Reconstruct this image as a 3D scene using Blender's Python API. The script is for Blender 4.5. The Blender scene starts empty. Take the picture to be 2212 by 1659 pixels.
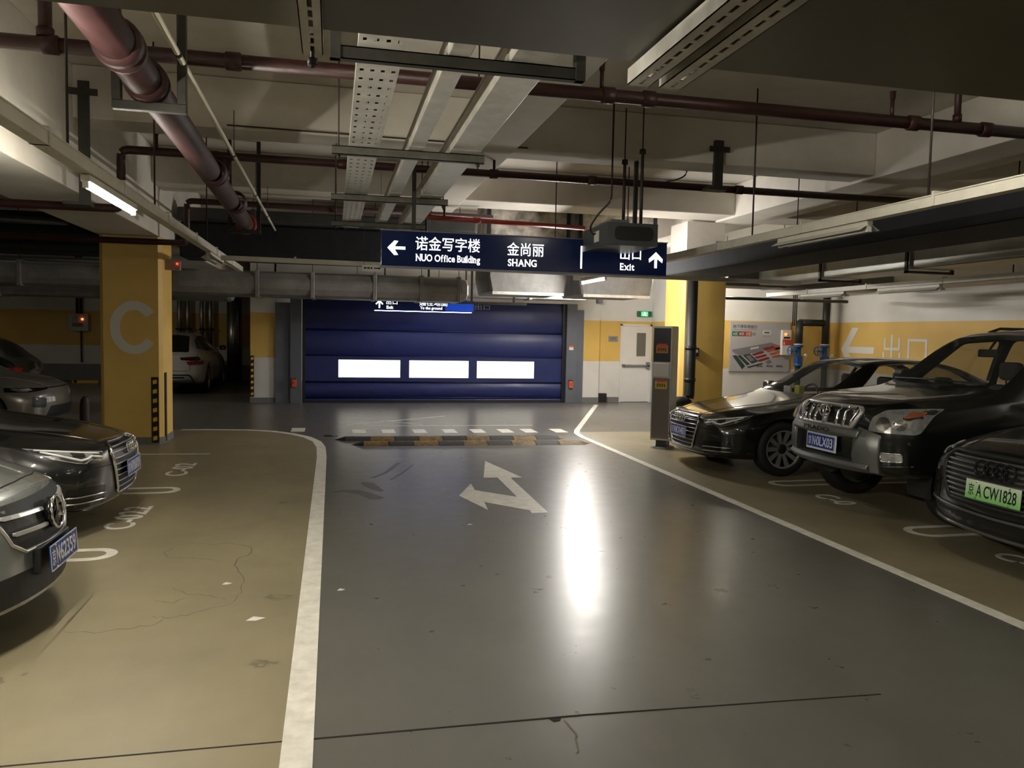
import bpy, bmesh, math, random
import numpy as np
from mathutils import Vector, Matrix
from mathutils.bvhtree import BVHTree
PI = math.pi
random.seed(7)
SC = bpy.context.scene
# ------------------------------------------------------------------ camera, world, exposure
cam_d = bpy.data.cameras.new('camera'); cam = bpy.data.objects.new('camera', cam_d); SC.collection.objects.link(cam)
cam_d.sensor_fit = 'HORIZONTAL'; cam_d.sensor_width = 36; cam_d.lens = 36*1700/2212; cam_d.clip_start = .05; cam_d.clip_end = 200
_y, _p, _r = math.radians(12.9), math.radians(-3.68), math.radians(1.1)
_f = Vector((math.sin(_y)*math.cos(_p), math.cos(_y)*math.cos(_p), math.sin(_p))); _ri = Vector((math.cos(_y), -math.sin(_y), 0)); _u = _ri.cross(_f)
_R = _ri*math.cos(_r)+_u*math.sin(_r); _U = -_ri*math.sin(_r)+_u*math.cos(_r)
cam.matrix_world = Matrix(((_R.x, _U.x, -_f.x, 0), (_R.y, _U.y, -_f.y, 0), (_R.z, _U.z, -_f.z, 1.68), (0, 0, 0, 1)))
SC.camera = cam
wd = bpy.data.worlds.new('world'); SC.world = wd; wd.use_nodes = True
wd.node_tree.nodes['Background'].inputs['Color'].default_value = (.9, .88, .8, 1); wd.node_tree.nodes['Background'].inputs['Strength'].default_value = .02
SC.view_settings.view_transform = 'Standard'; SC.view_settings.look = 'None'; SC.view_settings.gamma = 1; SC.view_settings.use_curve_mapping = False
SC.view_settings.exposure = 3.45
SC.cycles.max_bounces = 7; SC.cycles.diffuse_bounces = 4; SC.cycles.glossy_bounces = 3; SC.cycles.transmission_bounces = 3; SC.cycles.transparent_max_bounces = 10; SC.cycles.caustics_reflective = False; SC.cycles.caustics_refractive = False; SC.cycles.sample_clamp_indirect = 4.0
TUBE = 42.0          # radiance of a burning fluorescent tube
WARM = (1.0, .935, .80)
PANE = .16           # lit vinyl windows of the blue door
SIGN = .20           # lit sign lettering
# ------------------------------------------------------------------ library
COL = bpy.context.scene.collection
def pchip(xk, yk, x):
    xk = np.asarray(xk, float); yk = np.asarray(yk, float); x = np.asarray(x, float)
    h = np.diff(xk); d = np.diff(yk)/h; m = np.zeros_like(yk)
    for i in range(1, len(xk)-1):
        if d[i-1]*d[i] > 0:
            w1 = 2*h[i]+h[i-1]; w2 = h[i]+2*h[i-1]
            m[i] = (w1+w2)/(w1/d[i-1]+w2/d[i])
    m[0] = d[0]; m[-1] = d[-1]
    k = np.clip(np.searchsorted(xk, x)-1, 0, len(xk)-2)
    t = (x-xk[k])/h[k]; t = np.clip(t, 0, 1)
    return ((2*t**3-3*t**2+1)*yk[k] + (t**3-2*t**2+t)*h[k]*m[k] + (-2*t**3+3*t**2)*yk[k+1] + (t**3-t**2)*h[k]*m[k+1])

# ---- materials
MATS = {}
def nodes_of(name):
    m = bpy.data.materials.new(name); m.use_nodes = True
    nt = m.node_tree; b = nt.nodes['Principled BSDF']
    return m, nt, b
def mat(name, col, rough=.5, metal=0., noise=0., nscale=8., bump=0., bscale=40., coat=0., emit=None, estr=0., trans=0., ior=1.45, alpha=1., spec=None, rvar=0., stretch=None, col2=None):
    if name in MATS: return MATS[name]
    m, nt, b = nodes_of(name); L = nt.links
    c = (col[0], col[1], col[2], 1)
    b.inputs['Base Color'].default_value = c
    b.inputs['Roughness'].default_value = rough; b.inputs['Metallic'].default_value = metal
    b.inputs['IOR'].default_value = ior
    if coat: b.inputs['Coat Weight'].default_value = coat; b.inputs['Coat Roughness'].default_value = .04
    if trans: b.inputs['Transmission Weight'].default_value = trans
    if alpha < 1: b.inputs['Alpha'].default_value = alpha
    if spec is not None: b.inputs['Specular IOR Level'].default_value = spec
    if emit: b.inputs['Emission Color'].default_value = (*emit, 1); b.inputs['Emission Strength'].default_value = estr
    if noise or bump or rvar:
        tc = nt.nodes.new('ShaderNodeTexCoord'); src = tc.outputs['Object']
        if stretch:
            mp = nt.nodes.new('ShaderNodeMapping'); mp.inputs['Scale'].default_value = stretch
            L.new(src, mp.inputs['Vector']); src = mp.outputs['Vector']
    if noise or rvar:
        n = nt.nodes.new('ShaderNodeTexNoise'); n.inputs['Scale'].default_value = nscale; n.inputs['Detail'].default_value = 6
        n.inputs['Roughness'].default_value = .65
        L.new(src, n.inputs['Vector'])
        if noise:
            r = nt.nodes.new('ShaderNodeValToRGB'); e = r.color_ramp.elements
            e[0].position = .3; e[1].position = .72
            lo = col2 or tuple(v*(1-noise) for v in col)
            e[0].color = (*lo, 1); e[1].color = (*[min(1, v*(1+noise*.4)) for v in col], 1)
            L.new(n.outputs['Fac'], r.inputs['Fac']); L.new(r.outputs['Color'], b.inputs['Base Color'])
        if rvar:
            mr = nt.nodes.new('ShaderNodeMapRange'); mr.inputs['To Min'].default_value = max(.02, rough-rvar); mr.inputs['To Max'].default_value = min(1, rough+rvar)
            mr.inputs['From Min'].default_value = .3; mr.inputs['From Max'].default_value = .7
            L.new(n.outputs['Fac'], mr.inputs['Value']); L.new(mr.outputs['Result'], b.inputs['Roughness'])
    if bump:
        n2 = nt.nodes.new('ShaderNodeTexNoise'); n2.inputs['Scale'].default_value = bscale; n2.inputs['Detail'].default_value = 4
        L.new(src, n2.inputs['Vector'])
        bp = nt.nodes.new('ShaderNodeBump'); bp.inputs['Strength'].default_value = bump; bp.inputs['Distance'].default_value = .02
        L.new(n2.outputs['Fac'], bp.inputs['Height']); L.new(bp.outputs['Normal'], b.inputs['Normal'])
    MATS[name] = m
    return m

# ---- objects
def link(name, me, material=None, parent=None, label=None, cat=None, group=None, kind=None):
    o = bpy.data.objects.new(name, me); COL.objects.link(o)
    if material is not None and me is not None and hasattr(me, 'materials') and len(me.materials) == 0: me.materials.append(material)
    if parent is not None: o.parent = parent
    if label: o['label'] = label
    if cat: o['category'] = cat
    if group: o['group'] = group
    if kind: o['kind'] = kind
    return o
def thing(name, label, cat, loc=(0, 0, 0), rz=0, group=None, kind=None):
    o = bpy.data.objects.new(name, None); COL.objects.link(o); o.empty_display_size = .1
    o.location = loc; o.rotation_euler = (0, 0, rz); o['label'] = label; o['category'] = cat
    if group: o['group'] = group
    if kind: o['kind'] = kind
    return o
def dup(root, loc=None, rz=None, label=None, parent=None):
    r = root.copy(); COL.objects.link(r)
    if parent is not None: r.parent = parent
    if loc is not None: r.location = loc
    if rz is not None: r.rotation_euler = (0, 0, rz)
    if label: r['label'] = label
    for ch in list(root.children):
        dup(ch, parent=r)
    return r

class MB:
    def __init__(s): s.v = []; s.f = []; s.sm = []
    def add(s, vs, fs, smooth=False):
        n = len(s.v); s.v += [tuple(p) for p in vs]
        for f in fs: s.f.append(tuple(i+n for i in f)); s.sm.append(smooth)
        return s
    def box(s, a, b, c=0.0):
        x0, y0, z0 = [min(p, q) for p, q in zip(a, b)]; x1, y1, z1 = [max(p, q) for p, q in zip(a, b)]
        if c <= 0:
            return s.add([(x0,y0,z0),(x1,y0,z0),(x1,y1,z0),(x0,y1,z0),(x0,y0,z1),(x1,y0,z1),(x1,y1,z1),(x0,y1,z1)],
                  [(0,3,2,1),(4,5,6,7),(0,1,5,4),(1,2,6,5),(2,3,7,6),(3,0,4,7)])
        bm = bmesh.new(); bmesh.ops.create_cube(bm, size=1)
        for v in bm.verts: v.co = Vector(((x0+x1)/2+v.co.x*(x1-x0), (y0+y1)/2+v.co.y*(y1-y0), (z0+z1)/2+v.co.z*(z1-z0)))
        c = min(c, .49*min(x1-x0, y1-y0, z1-z0))
        bmesh.ops.bevel(bm, geom=list(bm.edges), offset=c, segments=2, profile=.5, affect='EDGES')
        s.bm(bm); bm.free(); return s
    def bm(s, bm, smooth=False):
        bm.verts.index_update()
        return s.add([v.co[:] for v in bm.verts], [[v.index for v in f.verts] for f in bm.faces], smooth)
    def obox(s, o, ax, ay, az):
        o, ax, ay, az = [Vector(q) for q in (o, ax, ay, az)]
        vs = [o, o+ax, o+ax+ay, o+ay, o+az, o+ax+az, o+ax+ay+az, o+ay+az]
        return s.add(vs, [(0,3,2,1),(4,5,6,7),(0,1,5,4),(1,2,6,5),(2,3,7,6),(3,0,4,7)])
    def tube(s, pts, r, n=12, cap=True, rs=None, smooth=True):
        pts = [Vector(p) for p in pts]; rings = []
        for i, p in enumerate(pts):
            t = (pts[min(i+1, len(pts)-1)]-pts[max(i-1, 0)]).normalized()
            ref = Vector((0, 0, 1)) if abs(t.z) < .9 else Vector((1, 0, 0))
            u = t.cross(ref).normalized(); w = t.cross(u).normalized()
            rr = rs[i] if rs else r
            rings.append([p+(u*math.cos(2*PI*k/n)+w*math.sin(2*PI*k/n))*rr for k in range(n)])
        vs = [q for rg in rings for q in rg]; fs = []
        for i in range(len(pts)-1):
            for k in range(n):
                a = i*n+k; b = i*n+(k+1) % n
                fs.append((a, b, b+n, a+n))
        s.add(vs, fs, smooth)
        if cap:
            m = len(s.v)-len(vs)
            s.f.append(tuple(m+k for k in range(n))); s.sm.append(False)
            s.f.append(tuple(m+(len(pts)-1)*n+k for k in reversed(range(n)))); s.sm.append(False)
        return s
    def lathe(s, prof, o, axis, n=32, smooth=True, a0=0., a1=2*PI):
        o = Vector(o); t = Vector(axis).normalized()
        ref = Vector((0, 0, 1)) if abs(t.z) < .9 else Vector((1, 0, 0))
        u = t.cross(ref).normalized(); w = t.cross(u).normalized()
        full = abs(a1-a0-2*PI) < 1e-6; m = n if full else n+1
        vs = [o+t*h+(u*math.cos(a0+(a1-a0)*k/n)+w*math.sin(a0+(a1-a0)*k/n))*r for r, h in prof for k in range(m)]
        fs = []
        for i in range(len(prof)-1):
            for k in range(n):
                a = i*m+k; b = i*m+(k+1) % m
                fs.append((a, b, b+m, a+m))
        return s.add(vs, fs, smooth)
    def prism(s, poly, o, ax, ay, az):
        o, ax, ay, az = [Vector(q) for q in (o, ax, ay, az)]; n = len(poly)
        vs = [o+ax*p[0]+ay*p[1] for p in poly]+[o+ax*p[0]+ay*p[1]+az for p in poly]
        fs = [tuple(reversed(range(n))), tuple(range(n, 2*n))]+[(i, (i+1) % n, n+(i+1) % n, n+i) for i in range(n)]
        return s.add(vs, fs)
    def mesh(s, name):
        me = bpy.data.meshes.new(name); me.from_pydata(s.v, [], s.f); me.update()
        me.polygons.foreach_set('use_smooth', s.sm)
        bm = bmesh.new(); bm.from_mesh(me); bmesh.ops.recalc_face_normals(bm, faces=bm.faces); bm.to_mesh(me); bm.free()
        return me
    def build(s, name, material, parent=None, **kw):
        return link(name, s.mesh(name), material, parent, **kw)

def bend(pts, r=.06, n=5):
    out = [Vector(pts[0])]
    for i in range(1, len(pts)-1):
        a, b, c = Vector(pts[i-1]), Vector(pts[i]), Vector(pts[i+1])
        d1 = (a-b).normalized(); d2 = (c-b).normalized()
        p = b+d1*r; q = b+d2*r
        for k in range(n+1):
            t = k/n; out.append(p*(1-t)**2+b*2*t*(1-t)+q*t*t)
    out.append(Vector(pts[-1])); return out

_TXT = {}
def text_mesh(body, size=1., offset=0., extrude=0., sx=1., spacing=1.):
    """flat lettering as a mesh, centred on its own bounding box; returns mesh, width, height"""
    cu = bpy.data.curves.new('lettering', 'FONT'); cu.body = body; cu.size = size; cu.offset = offset; cu.extrude = extrude
    cu.space_character = spacing; cu.resolution_u = 4
    ob = bpy.data.objects.new('lettering', cu); COL.objects.link(ob)
    dg = bpy.context.evaluated_depsgraph_get(); dg.update()
    me = bpy.data.meshes.new_from_object(ob.evaluated_get(dg))
    bpy.data.objects.remove(ob); bpy.data.curves.remove(cu)
    co = np.array([v.co[:] for v in me.vertices])
    lo, hi = co.min(0), co.max(0)
    for v in me.vertices:
        v.co.x = (v.co.x-(lo[0]+hi[0])/2)*sx; v.co.y -= (lo[1]+hi[1])/2
    return me, (hi[0]-lo[0])*sx, hi[1]-lo[1]
def frame(o, ax, ay):
    ax = Vector(ax).normalized(); ay = Vector(ay).normalized(); az = ax.cross(ay)
    return Matrix(((ax.x, ay.x, az.x, o[0]), (ax.y, ay.y, az.y, o[1]), (ax.z, ay.z, az.z, o[2]), (0, 0, 0, 1)))
def lettering(name, body, o, ax, ay, w=None, h=None, material=None, parent=None, offset=0., **kw):
    """text laid flat: centre o, reading direction ax, up ay, stretched to w x h metres; parent assumed unrotated at its own location"""
    me, W, H = text_mesh(body, 1., offset, .002)
    sx = (w/W) if w else (h/H); sy = (h/H) if h else sx
    M = frame(o, ax, ay)
    for v in me.vertices: v.co = M @ Vector((v.co.x*sx, v.co.y*sy, v.co.z*min(1, sx*3)))
    return link(name, me, material, parent, **kw)
# ------------------------------------------------------------------ shared materials
def stripe_mat(name, z0, z1, white=(.66, .645, .61), yellow=(.66, .43, .11)):
    m, nt, b = nodes_of(name); L = nt.links
    g = nt.nodes.new('ShaderNodeNewGeometry'); sp = nt.nodes.new('ShaderNodeSeparateXYZ'); L.new(g.outputs['Position'], sp.inputs[0])
    a = nt.nodes.new('ShaderNodeMath'); a.operation = 'GREATER_THAN'; a.inputs[1].default_value = z0; L.new(sp.outputs['Z'], a.inputs[0])
    c = nt.nodes.new('ShaderNodeMath'); c.operation = 'LESS_THAN'; c.inputs[1].default_value = z1; L.new(sp.outputs['Z'], c.inputs[0])
    t = nt.nodes.new('ShaderNodeMath'); t.operation = 'MULTIPLY'; L.new(a.outputs[0], t.inputs[0]); L.new(c.outputs[0], t.inputs[1])
    mx = nt.nodes.new('ShaderNodeMix'); mx.data_type = 'RGBA'; L.new(t.outputs[0], mx.inputs['Factor'])
    n = nt.nodes.new('ShaderNodeTexNoise'); n.inputs['Scale'].default_value = 1.7; n.inputs['Detail'].default_value = 7; L.new(g.outputs['Position'], n.inputs['Vector'])
    for sock, c0 in (('A', white), ('B', yellow)):
        r = nt.nodes.new('ShaderNodeValToRGB'); e = r.color_ramp.elements; e[0].position = .35; e[1].position = .65
        e[0].color = (*[v*.9 for v in c0], 1); e[1].color = (*c0, 1)
        L.new(n.outputs['Fac'], r.inputs['Fac'])
        L.new(r.outputs['Color'], [s for s in mx.inputs if s.name == sock and s.type == 'RGBA'][0])
    L.new([s for s in mx.outputs if s.type == 'RGBA'][0], b.inputs['Base Color'])
    b.inputs['Roughness'].default_value = .6
    bp = nt.nodes.new('ShaderNodeBump'); bp.inputs['Strength'].default_value = .12; bp.inputs['Distance'].default_value = .01
    n2 = nt.nodes.new('ShaderNodeTexNoise'); n2.inputs['Scale'].default_value = 30; L.new(g.outputs['Position'], n2.inputs['Vector'])
    L.new(n2.outputs['Fac'], bp.inputs['Height']); L.new(bp.outputs['Normal'], b.inputs['Normal'])
    return m
def epoxy(name, col, dark, rough, stain=.5):
    """glossy worn floor coating: broad tone drift, scuffs, hairline cracks, dust in the gloss"""
    m, nt, b = nodes_of(name); L = nt.links
    g = nt.nodes.new('ShaderNodeNewGeometry'); P = g.outputs['Position']
    def noise(sc, det=6, vec=P, rg=.6):
        n = nt.nodes.new('ShaderNodeTexNoise'); n.inputs['Scale'].default_value = sc; n.inputs['Detail'].default_value = det; n.inputs['Roughness'].default_value = rg
        L.new(vec, n.inputs['Vector']); return n.outputs['Fac']
    mp = nt.nodes.new('ShaderNodeMapping'); mp.inputs['Scale'].default_value = (.55, .16, 1); mp.inputs['Rotation'].default_value = (0, 0, .15); L.new(P, mp.inputs['Vector'])
    n1 = noise(1.1); n2 = noise(2.2, 8, mp.outputs['Vector'], .7)
    r1 = nt.nodes.new('ShaderNodeValToRGB'); e = r1.color_ramp.elements; e[0].position = .32; e[1].position = .68
    e[0].color = (*dark, 1); e[1].color = (*col, 1); L.new(n1, r1.inputs['Fac'])
    r2 = nt.nodes.new('ShaderNodeValToRGB'); e = r2.color_ramp.elements; e[0].position = .38; e[1].position = .62
    e[0].color = (.90, .895, .885, 1); e[1].color = (1, 1, 1, 1); L.new(n2, r2.inputs['Fac'])
    mu = nt.nodes.new('ShaderNodeMix'); mu.data_type = 'RGBA'; mu.blend_type = 'MULTIPLY'; mu.inputs['Factor'].default_value = 1
    ia = [s for s in mu.inputs if s.type == 'RGBA']; L.new(r1.outputs['Color'], ia[0]); L.new(r2.outputs['Color'], ia[1])
    # hairline cracks: voronoi edges broken up by noise
    dn = nt.nodes.new('ShaderNodeMix'); dn.data_type = 'VECTOR'; dn.inputs['Factor'].default_value = .35
    nz = nt.nodes.new('ShaderNodeTexNoise'); nz.inputs['Scale'].default_value = 2.3; nz.inputs['Detail'].default_value = 6; L.new(P, nz.inputs['Vector'])
    va = [s for s in dn.inputs if s.type == 'VECTOR']; L.new(P, va[0]); L.new(nz.outputs['Color'], va[1])
    vo = nt.nodes.new('ShaderNodeTexVoronoi'); vo.feature = 'DISTANCE_TO_EDGE'; vo.inputs['Scale'].default_value = .9; L.new([s for s in dn.outputs if s.type == 'VECTOR'][0], vo.inputs['Vector'])
    rc = nt.nodes.new('ShaderNodeMapRange'); rc.inputs['From Min'].default_value = 0; rc.inputs['From Max'].default_value = .012; rc.inputs['To Min'].default_value = 1-stain; rc.inputs['To Max'].default_value = 1
    L.new(vo.outputs['Distance'], rc.inputs['Value'])
    nb = noise(.9, 2); rb = nt.nodes.new('ShaderNodeMapRange'); rb.inputs['From Min'].default_value = .48; rb.inputs['From Max'].default_value = .56; L.new(nb, rb.inputs['Value'])
    mxc = nt.nodes.new('ShaderNodeMix'); mxc.data_type = 'FLOAT'; L.new(rb.outputs['Result'], mxc.inputs['Factor'])
    fa = [s for s in mxc.inputs if s.type == 'VALUE' and s.name in ('A', 'B')]; fa[0].default_value = 1; L.new(rc.outputs['Result'], fa[1])
    mu2 = nt.nodes.new('ShaderNodeMix'); mu2.data_type = 'RGBA'; mu2.blend_type = 'MULTIPLY'; mu2.inputs['Factor'].default_value = 1
    ib = [s for s in mu2.inputs if s.type == 'RGBA']; L.new([s for s in mu.outputs if s.type == 'RGBA'][0], ib[0])
    cb = nt.nodes.new('ShaderNodeCombineColor'); fo = [s for s in mxc.outputs if s.type == 'VALUE'][0]
    for k in range(3): L.new(fo, cb.inputs[k])
    L.new(cb.outputs[0], ib[1]); L.new([s for s in mu2.outputs if s.type == 'RGBA'][0], b.inputs['Base Color'])
    nr = noise(5, 6); mr = nt.nodes.new('ShaderNodeMapRange'); mr.inputs['From Min'].default_value = .3; mr.inputs['From Max'].default_value = .7
    mr.inputs['To Min'].default_value = rough-.02; mr.inputs['To Max'].default_value = rough+.035; L.new(nr, mr.inputs['Value']); L.new(mr.outputs['Result'], b.inputs['Roughness'])
    bp = nt.nodes.new('ShaderNodeBump'); bp.inputs['Strength'].default_value = .006; bp.inputs['Distance'].default_value = .02
    L.new(noise(3.2, 5), bp.inputs['Height']); L.new(bp.outputs['Normal'], b.inputs['Normal'])
    return m

M_CEIL = mat('ceiling_paint', (.66, .62, .55), .75, noise=.16, nscale=1.2, bump=.12, bscale=14)
M_WALL = stripe_mat('striped_wall_paint', 1.03, 2.04)
M_WALLB = stripe_mat('striped_far_wall_paint', 1.07, 2.13)
M_YELLOW = mat('column_yellow_paint', (.74, .49, .13), .45, noise=.10, nscale=1.5, bump=.08, bscale=25)
M_LANE = epoxy('lane_epoxy', (.135, .129, .114), (.118, .113, .10), .29, .08)
M_BAY = epoxy('bay_epoxy', (.27, .232, .145), (.215, .184, .115), .42, .5)
M_LINE = mat('line_paint', (.74, .72, .64), .45, noise=.25, nscale=9, bump=.1, bscale=30)
M_GREY = mat('grey_skirting_paint', (.17, .17, .17), .5, noise=.15, nscale=5)
M_GALV = mat('galvanised_steel', (.60, .58, .52), .40, metal=.35, noise=.28, nscale=7, rvar=.12, bump=.05, bscale=60)
M_FOIL = mat('foil_insulation', (.31, .30, .285), .45, metal=.4, noise=.3, nscale=3.5, bump=.5, bscale=7, rvar=.12)
M_BLACKDUCT = mat('black_foam_insulation', (.012, .013, .016), .8, noise=.4, nscale=4, bump=.3, bscale=10)
M_PIPE = mat('dark_red_pipe_paint', (.042, .013, .011), .45, noise=.3, nscale=10, bump=.1, bscale=40)
M_REDP = mat('red_pipe_paint', (.046, .016, .016), .58, noise=.25, nscale=6, bump=.08, bscale=30)
M_BRIGHTRED = mat('bright_red_pipe_paint', (.38, .045, .035), .45, noise=.2, nscale=10)
M_STRUT = mat('dark_strut_steel', (.045, .043, .036), .55, metal=.4, noise=.3, nscale=12)
M_ROD = mat('rod_steel', (.05, .04, .034), .55, metal=.5)
M_TRUNK = mat('white_trunking', (.60, .58, .50), .5, noise=.14, nscale=6)
M_WHITEP = mat('white_plastic', (.68, .67, .62), .4)
M_BLACKP = mat('black_plastic', (.012, .012, .013), .4)
M_RUBBER = mat('black_rubber', (.016, .015, .014), .75, noise=.3, nscale=20)
M_TAPE = mat('reflective_yellow', (.85, .48, .03), .35, emit=None)
def M_TUBE(k): return mat('lit_tube_%.2f' % k, (1, 1, 1), .5, emit=WARM if k < 1.8 else (1., .955, .90), estr=TUBE*k)
M_TUBEOFF = mat('unlit_tube', (.62, .62, .58), .25)
M_DOORBLUE = mat('blue_door_fabric', (.014, .022, .115), .42, noise=.15, nscale=3, bump=.15, bscale=9, rvar=.06)
M_FRAME = mat('blue_grey_frame_paint', (.115, .125, .15), .45, noise=.12, nscale=4)
M_STEEL = mat('brushed_steel', (.42, .41, .39), .35, metal=.6, noise=.2, nscale=5, stretch=(1, 1, 30), rvar=.08)
M_BLUEV = mat('blue_valve_paint', (.012, .075, .25), .35, noise=.2, nscale=20)
M_CHROME = mat('chrome', (.72, .72, .70), .12, metal=1)

# ------------------------------------------------------------------ floor
fl = MB().box((-18, -9, -.3), (10.9, 26.7, 0)).build('floor', M_LANE, kind='structure')
def flat_poly(name, poly, h, material, parent=None, **kw):
    return MB().prism(poly, (0, 0, -.001), (1, 0, 0), (0, 1, 0), (0, 0, h+.001)).build(name, material, parent, **kw)
left_edge = [(-.13, -8.9), (-.13, 10.6), (-.15, 11.5), (-.22, 12.1), (-.38, 12.62), (-.62, 13.02), (-.95, 13.38), (-1.35, 13.58), (-1.8, 13.66), (-2.4, 13.7)]
flat_poly('bay_coating', left_edge+[(-17.9, 13.9), (-17.9, -8.9)], .0015, M_BAY, fl)
right_edge = [(4.02, -8.9), (4.02, 12.3), (4.07, 12.75), (4.2, 13.15), (4.45, 13.75), (6.2, 17.95)]
flat_poly('bay_coating', [(10.5, -8.9)]+[(10.5, 12.9), (4.12, 12.9)]+list(reversed(right_edge[:3])), .0015, M_BAY, fl)
M_JOINT = mat('joint_gap', (.01, .01, .008), .9)
flat_poly('expansion_joint', [(-3.5, 3.255), (1.1, 3.215), (2.55, 3.15), (2.55, 3.158), (1.1, 3.226), (-3.5, 3.267)], .002, M_JOINT, fl)
flat_poly('chipped_spot', [(.93, 3.214), (.985, 3.213), (.975, 3.19), (.945, 3.185)], .0022, M_JOINT, fl)
M_CRACK = mat('crack_dust', (.13, .108, .066), .6); M_SCUFF = mat('tyre_scuff', (.105, .097, .085), .42, noise=.4, nscale=14)
def ribbon(name, pts, w, material, h=.002):
    pts = [Vector((*p, 0)) for p in pts]; rng = random.Random(len(pts)*7+int(abs(pts[0].x)*100)); fine = []
    for a, b in zip(pts, pts[1:]):
        for k in range(4): fine.append(a.lerp(b, k/4)+Vector((rng.uniform(-.012, .012), rng.uniform(-.02, .02), 0)))
    fine.append(pts[-1]); vs = []; fs = []; n = len(fine)
    for i, p in enumerate(fine):
        t = (fine[min(i+1, n-1)]-fine[max(i-1, 0)]).normalized(); q = Vector((-t.y, t.x, 0))*w*(.3+.7*math.sin(PI*(i+.5)/n))*rng.uniform(.5, 1)
        vs += [(p.x+q.x, p.y+q.y, h), (p.x-q.x, p.y-q.y, h)]
    fs = [(2*i, 2*i+1, 2*i+3, 2*i+2) for i in range(n-1)]
    MB().add(vs, fs).build(name, material, fl)
for pts in ([(-1.16, 6.37), (-1.08, 6.45), (-.88, 6.36), (-.76, 6.4), (-.59, 6.23), (-.59, 6.03), (-.67, 5.95), (-.66, 5.76), (-.57, 5.47), (-.56, 5.15), (-.6, 4.96)], [(-1.16, 6.37), (-1.21, 6.16), (-1.16, 6.05), (-.92, 5.99), (-.75, 5.88)],
            [(-.6, 4.96), (-.69, 4.92), (-.79, 4.82), (-.91, 4.76), (-1.01, 4.82)], [(-.99, 5.33), (-.85, 5.15), (-.76, 5.16), (-.64, 5.04)], [(-1.44, 4.66), (-1.27, 4.61), (-1.1, 4.63), (-.98, 4.69), (-.88, 4.8)], [(-1.06, 5.09), (-.94, 5.05), (-.88, 5.11)], [(1.0, 3.19), (1.0, 3.05), (.96, 2.92)]):
    ribbon('crack', pts, .006, M_CRACK)
for poly in ([(-.02, 8.27), (.11, 8.39), (.27, 8.37), (.37, 8.22), (.52, 7.95), (.48, 7.87), (.37, 7.9), (.27, 8.14), (.12, 8.3)], [(.43, 9.05), (.6, 9.36), (.8, 10.03), (.87, 10.07), (.74, 9.61), (.62, 9.28), (.47, 9.03)], [(.64, 8.91), (.81, 9.34), (1.0, 9.91), (1.01, 9.86), (.83, 9.29), (.67, 8.9)], [(.32, 8.83), (.45, 8.74), (.54, 8.3), (.5, 8.25), (.4, 8.42), (.33, 8.61)]):
    flat_poly('tyre_scuff', poly, .0012, M_SCUFF, fl)
def stripe_along(name, pts, w, label, h=.003, cat='floor marking', group=None, material=None):
    pts = [Vector((p[0], p[1])) for p in pts]; l = []; r = []
    for i, p in enumerate(pts):
        t = (pts[min(i+1, len(pts)-1)]-pts[max(i-1, 0)]).normalized(); n = Vector((-t.y, t.x))*w/2
        l.append(p+n); r.append(p-n)
    mb = MB(); vs = []; n = len(pts)
    for z in (-.001, h): vs += [(*q, z) for q in l]+[(*q, z) for q in r]
    fs = []
    for i in range(n-1):
        fs += [(2*n+i, 2*n+i+1, 3*n+i+1, 3*n+i), (i, i+1, 2*n+i+1, 2*n+i), (n+i, n+i+1, 3*n+i+1, 3*n+i)]
    mb.add(vs, fs)
    return mb.build(name, material or M_LINE, label=label, cat=cat, group=group)
stripe_along('lane_line', left_edge, .125, 'white lane line left of the lane, curving away past the yellow C column')
stripe_along('lane_line', right_edge, .1, 'white lane line right of the lane, bending off beside the steel kiosk')
A = [(1.96, 10.06), (2.17, 8.84), (2.03, 8.86), (1.99, 7.05), (1.83, 7.06), (1.84, 7.18), (1.48, 7.6), (1.45, 7.25), (1.28, 7.93), (1.51, 8.55), (1.49, 8.18), (1.86, 7.79), (1.88, 8.88), (1.72, 8.89)]
flat_poly('direction_arrow', A, .003, M_LINE, label='white two-headed lane arrow pointing ahead and left on the lane', cat='floor marking')
for i, x in enumerate((-.55, .44, .92, 1.44, 1.95, 2.43, 2.91, 3.32, 3.85)):
    y = 13.28-.04*x+(.25 if i == 0 else 0)
    flat_poly('dash_mark', [(x-.11, y-.25), (x+.11, y-.25), (x+.11, y+.25), (x-.11, y+.25)], .003, M_LINE,
              label='lone white dash beside the curved lane line' if i == 0 else '%s white dash from the left in the row beyond the speed bumps' % ('', 'first', 'second', 'third', 'fourth', 'fifth', 'sixth', 'seventh', 'eighth')[i], cat='floor marking', group=None if i == 0 else 'dashes beyond the speed bump')
for pts, lab in ((((.25, 14.2), (2.2, 15.6)), 'faint thin white diagonal stripe rising to the right before the blue door'), (((.25, 15.3), (1.6, 14.2)), 'faint thin white diagonal stripe falling to the right before the blue door'), (((.2, 14.05), (3.6, 13.95)), 'faint thin white cross stripe behind the dashed row')):
    stripe_along('faint_stripe', pts, .05, lab, h=.0025)
def slot_loop(x0, x1, y, r, w, label, group):
    sgn = 1 if x1 > x0 else -1; c = x0+sgn*r
    pts = [(x1, y-r)]+[(c-sgn*r*math.cos(a), y+r*math.sin(a)) for a in np.linspace(-PI/2, PI/2, 15)]+[(x1, y+r)]
    stripe_along('bay_divider', pts, w, label, group=group)
slot_loop(-1.58, -6.2, 6.22, .13, .075, 'white rounded bay divider line showing under the silver-grey sedan nose', None)
slot_loop(-1.56, -6.2, 8.6, .13, .07, 'white rounded bay divider line beyond the left black sedan nose', None)
stripe_along('bay_divider', ((-1.58, 11.03), (-2.5, 11.08)), .05, 'single thin white bay line at the foot of the C column')
slot_loop(4.98, 9.8, 8.12, .13, .07, 'white rounded bay divider line between the right sedan and the off-road car', None)
slot_loop(4.98, 9.8, 5.87, .15, .07, 'white rounded bay divider line between the off-road car and the green-plated car', None)
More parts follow.
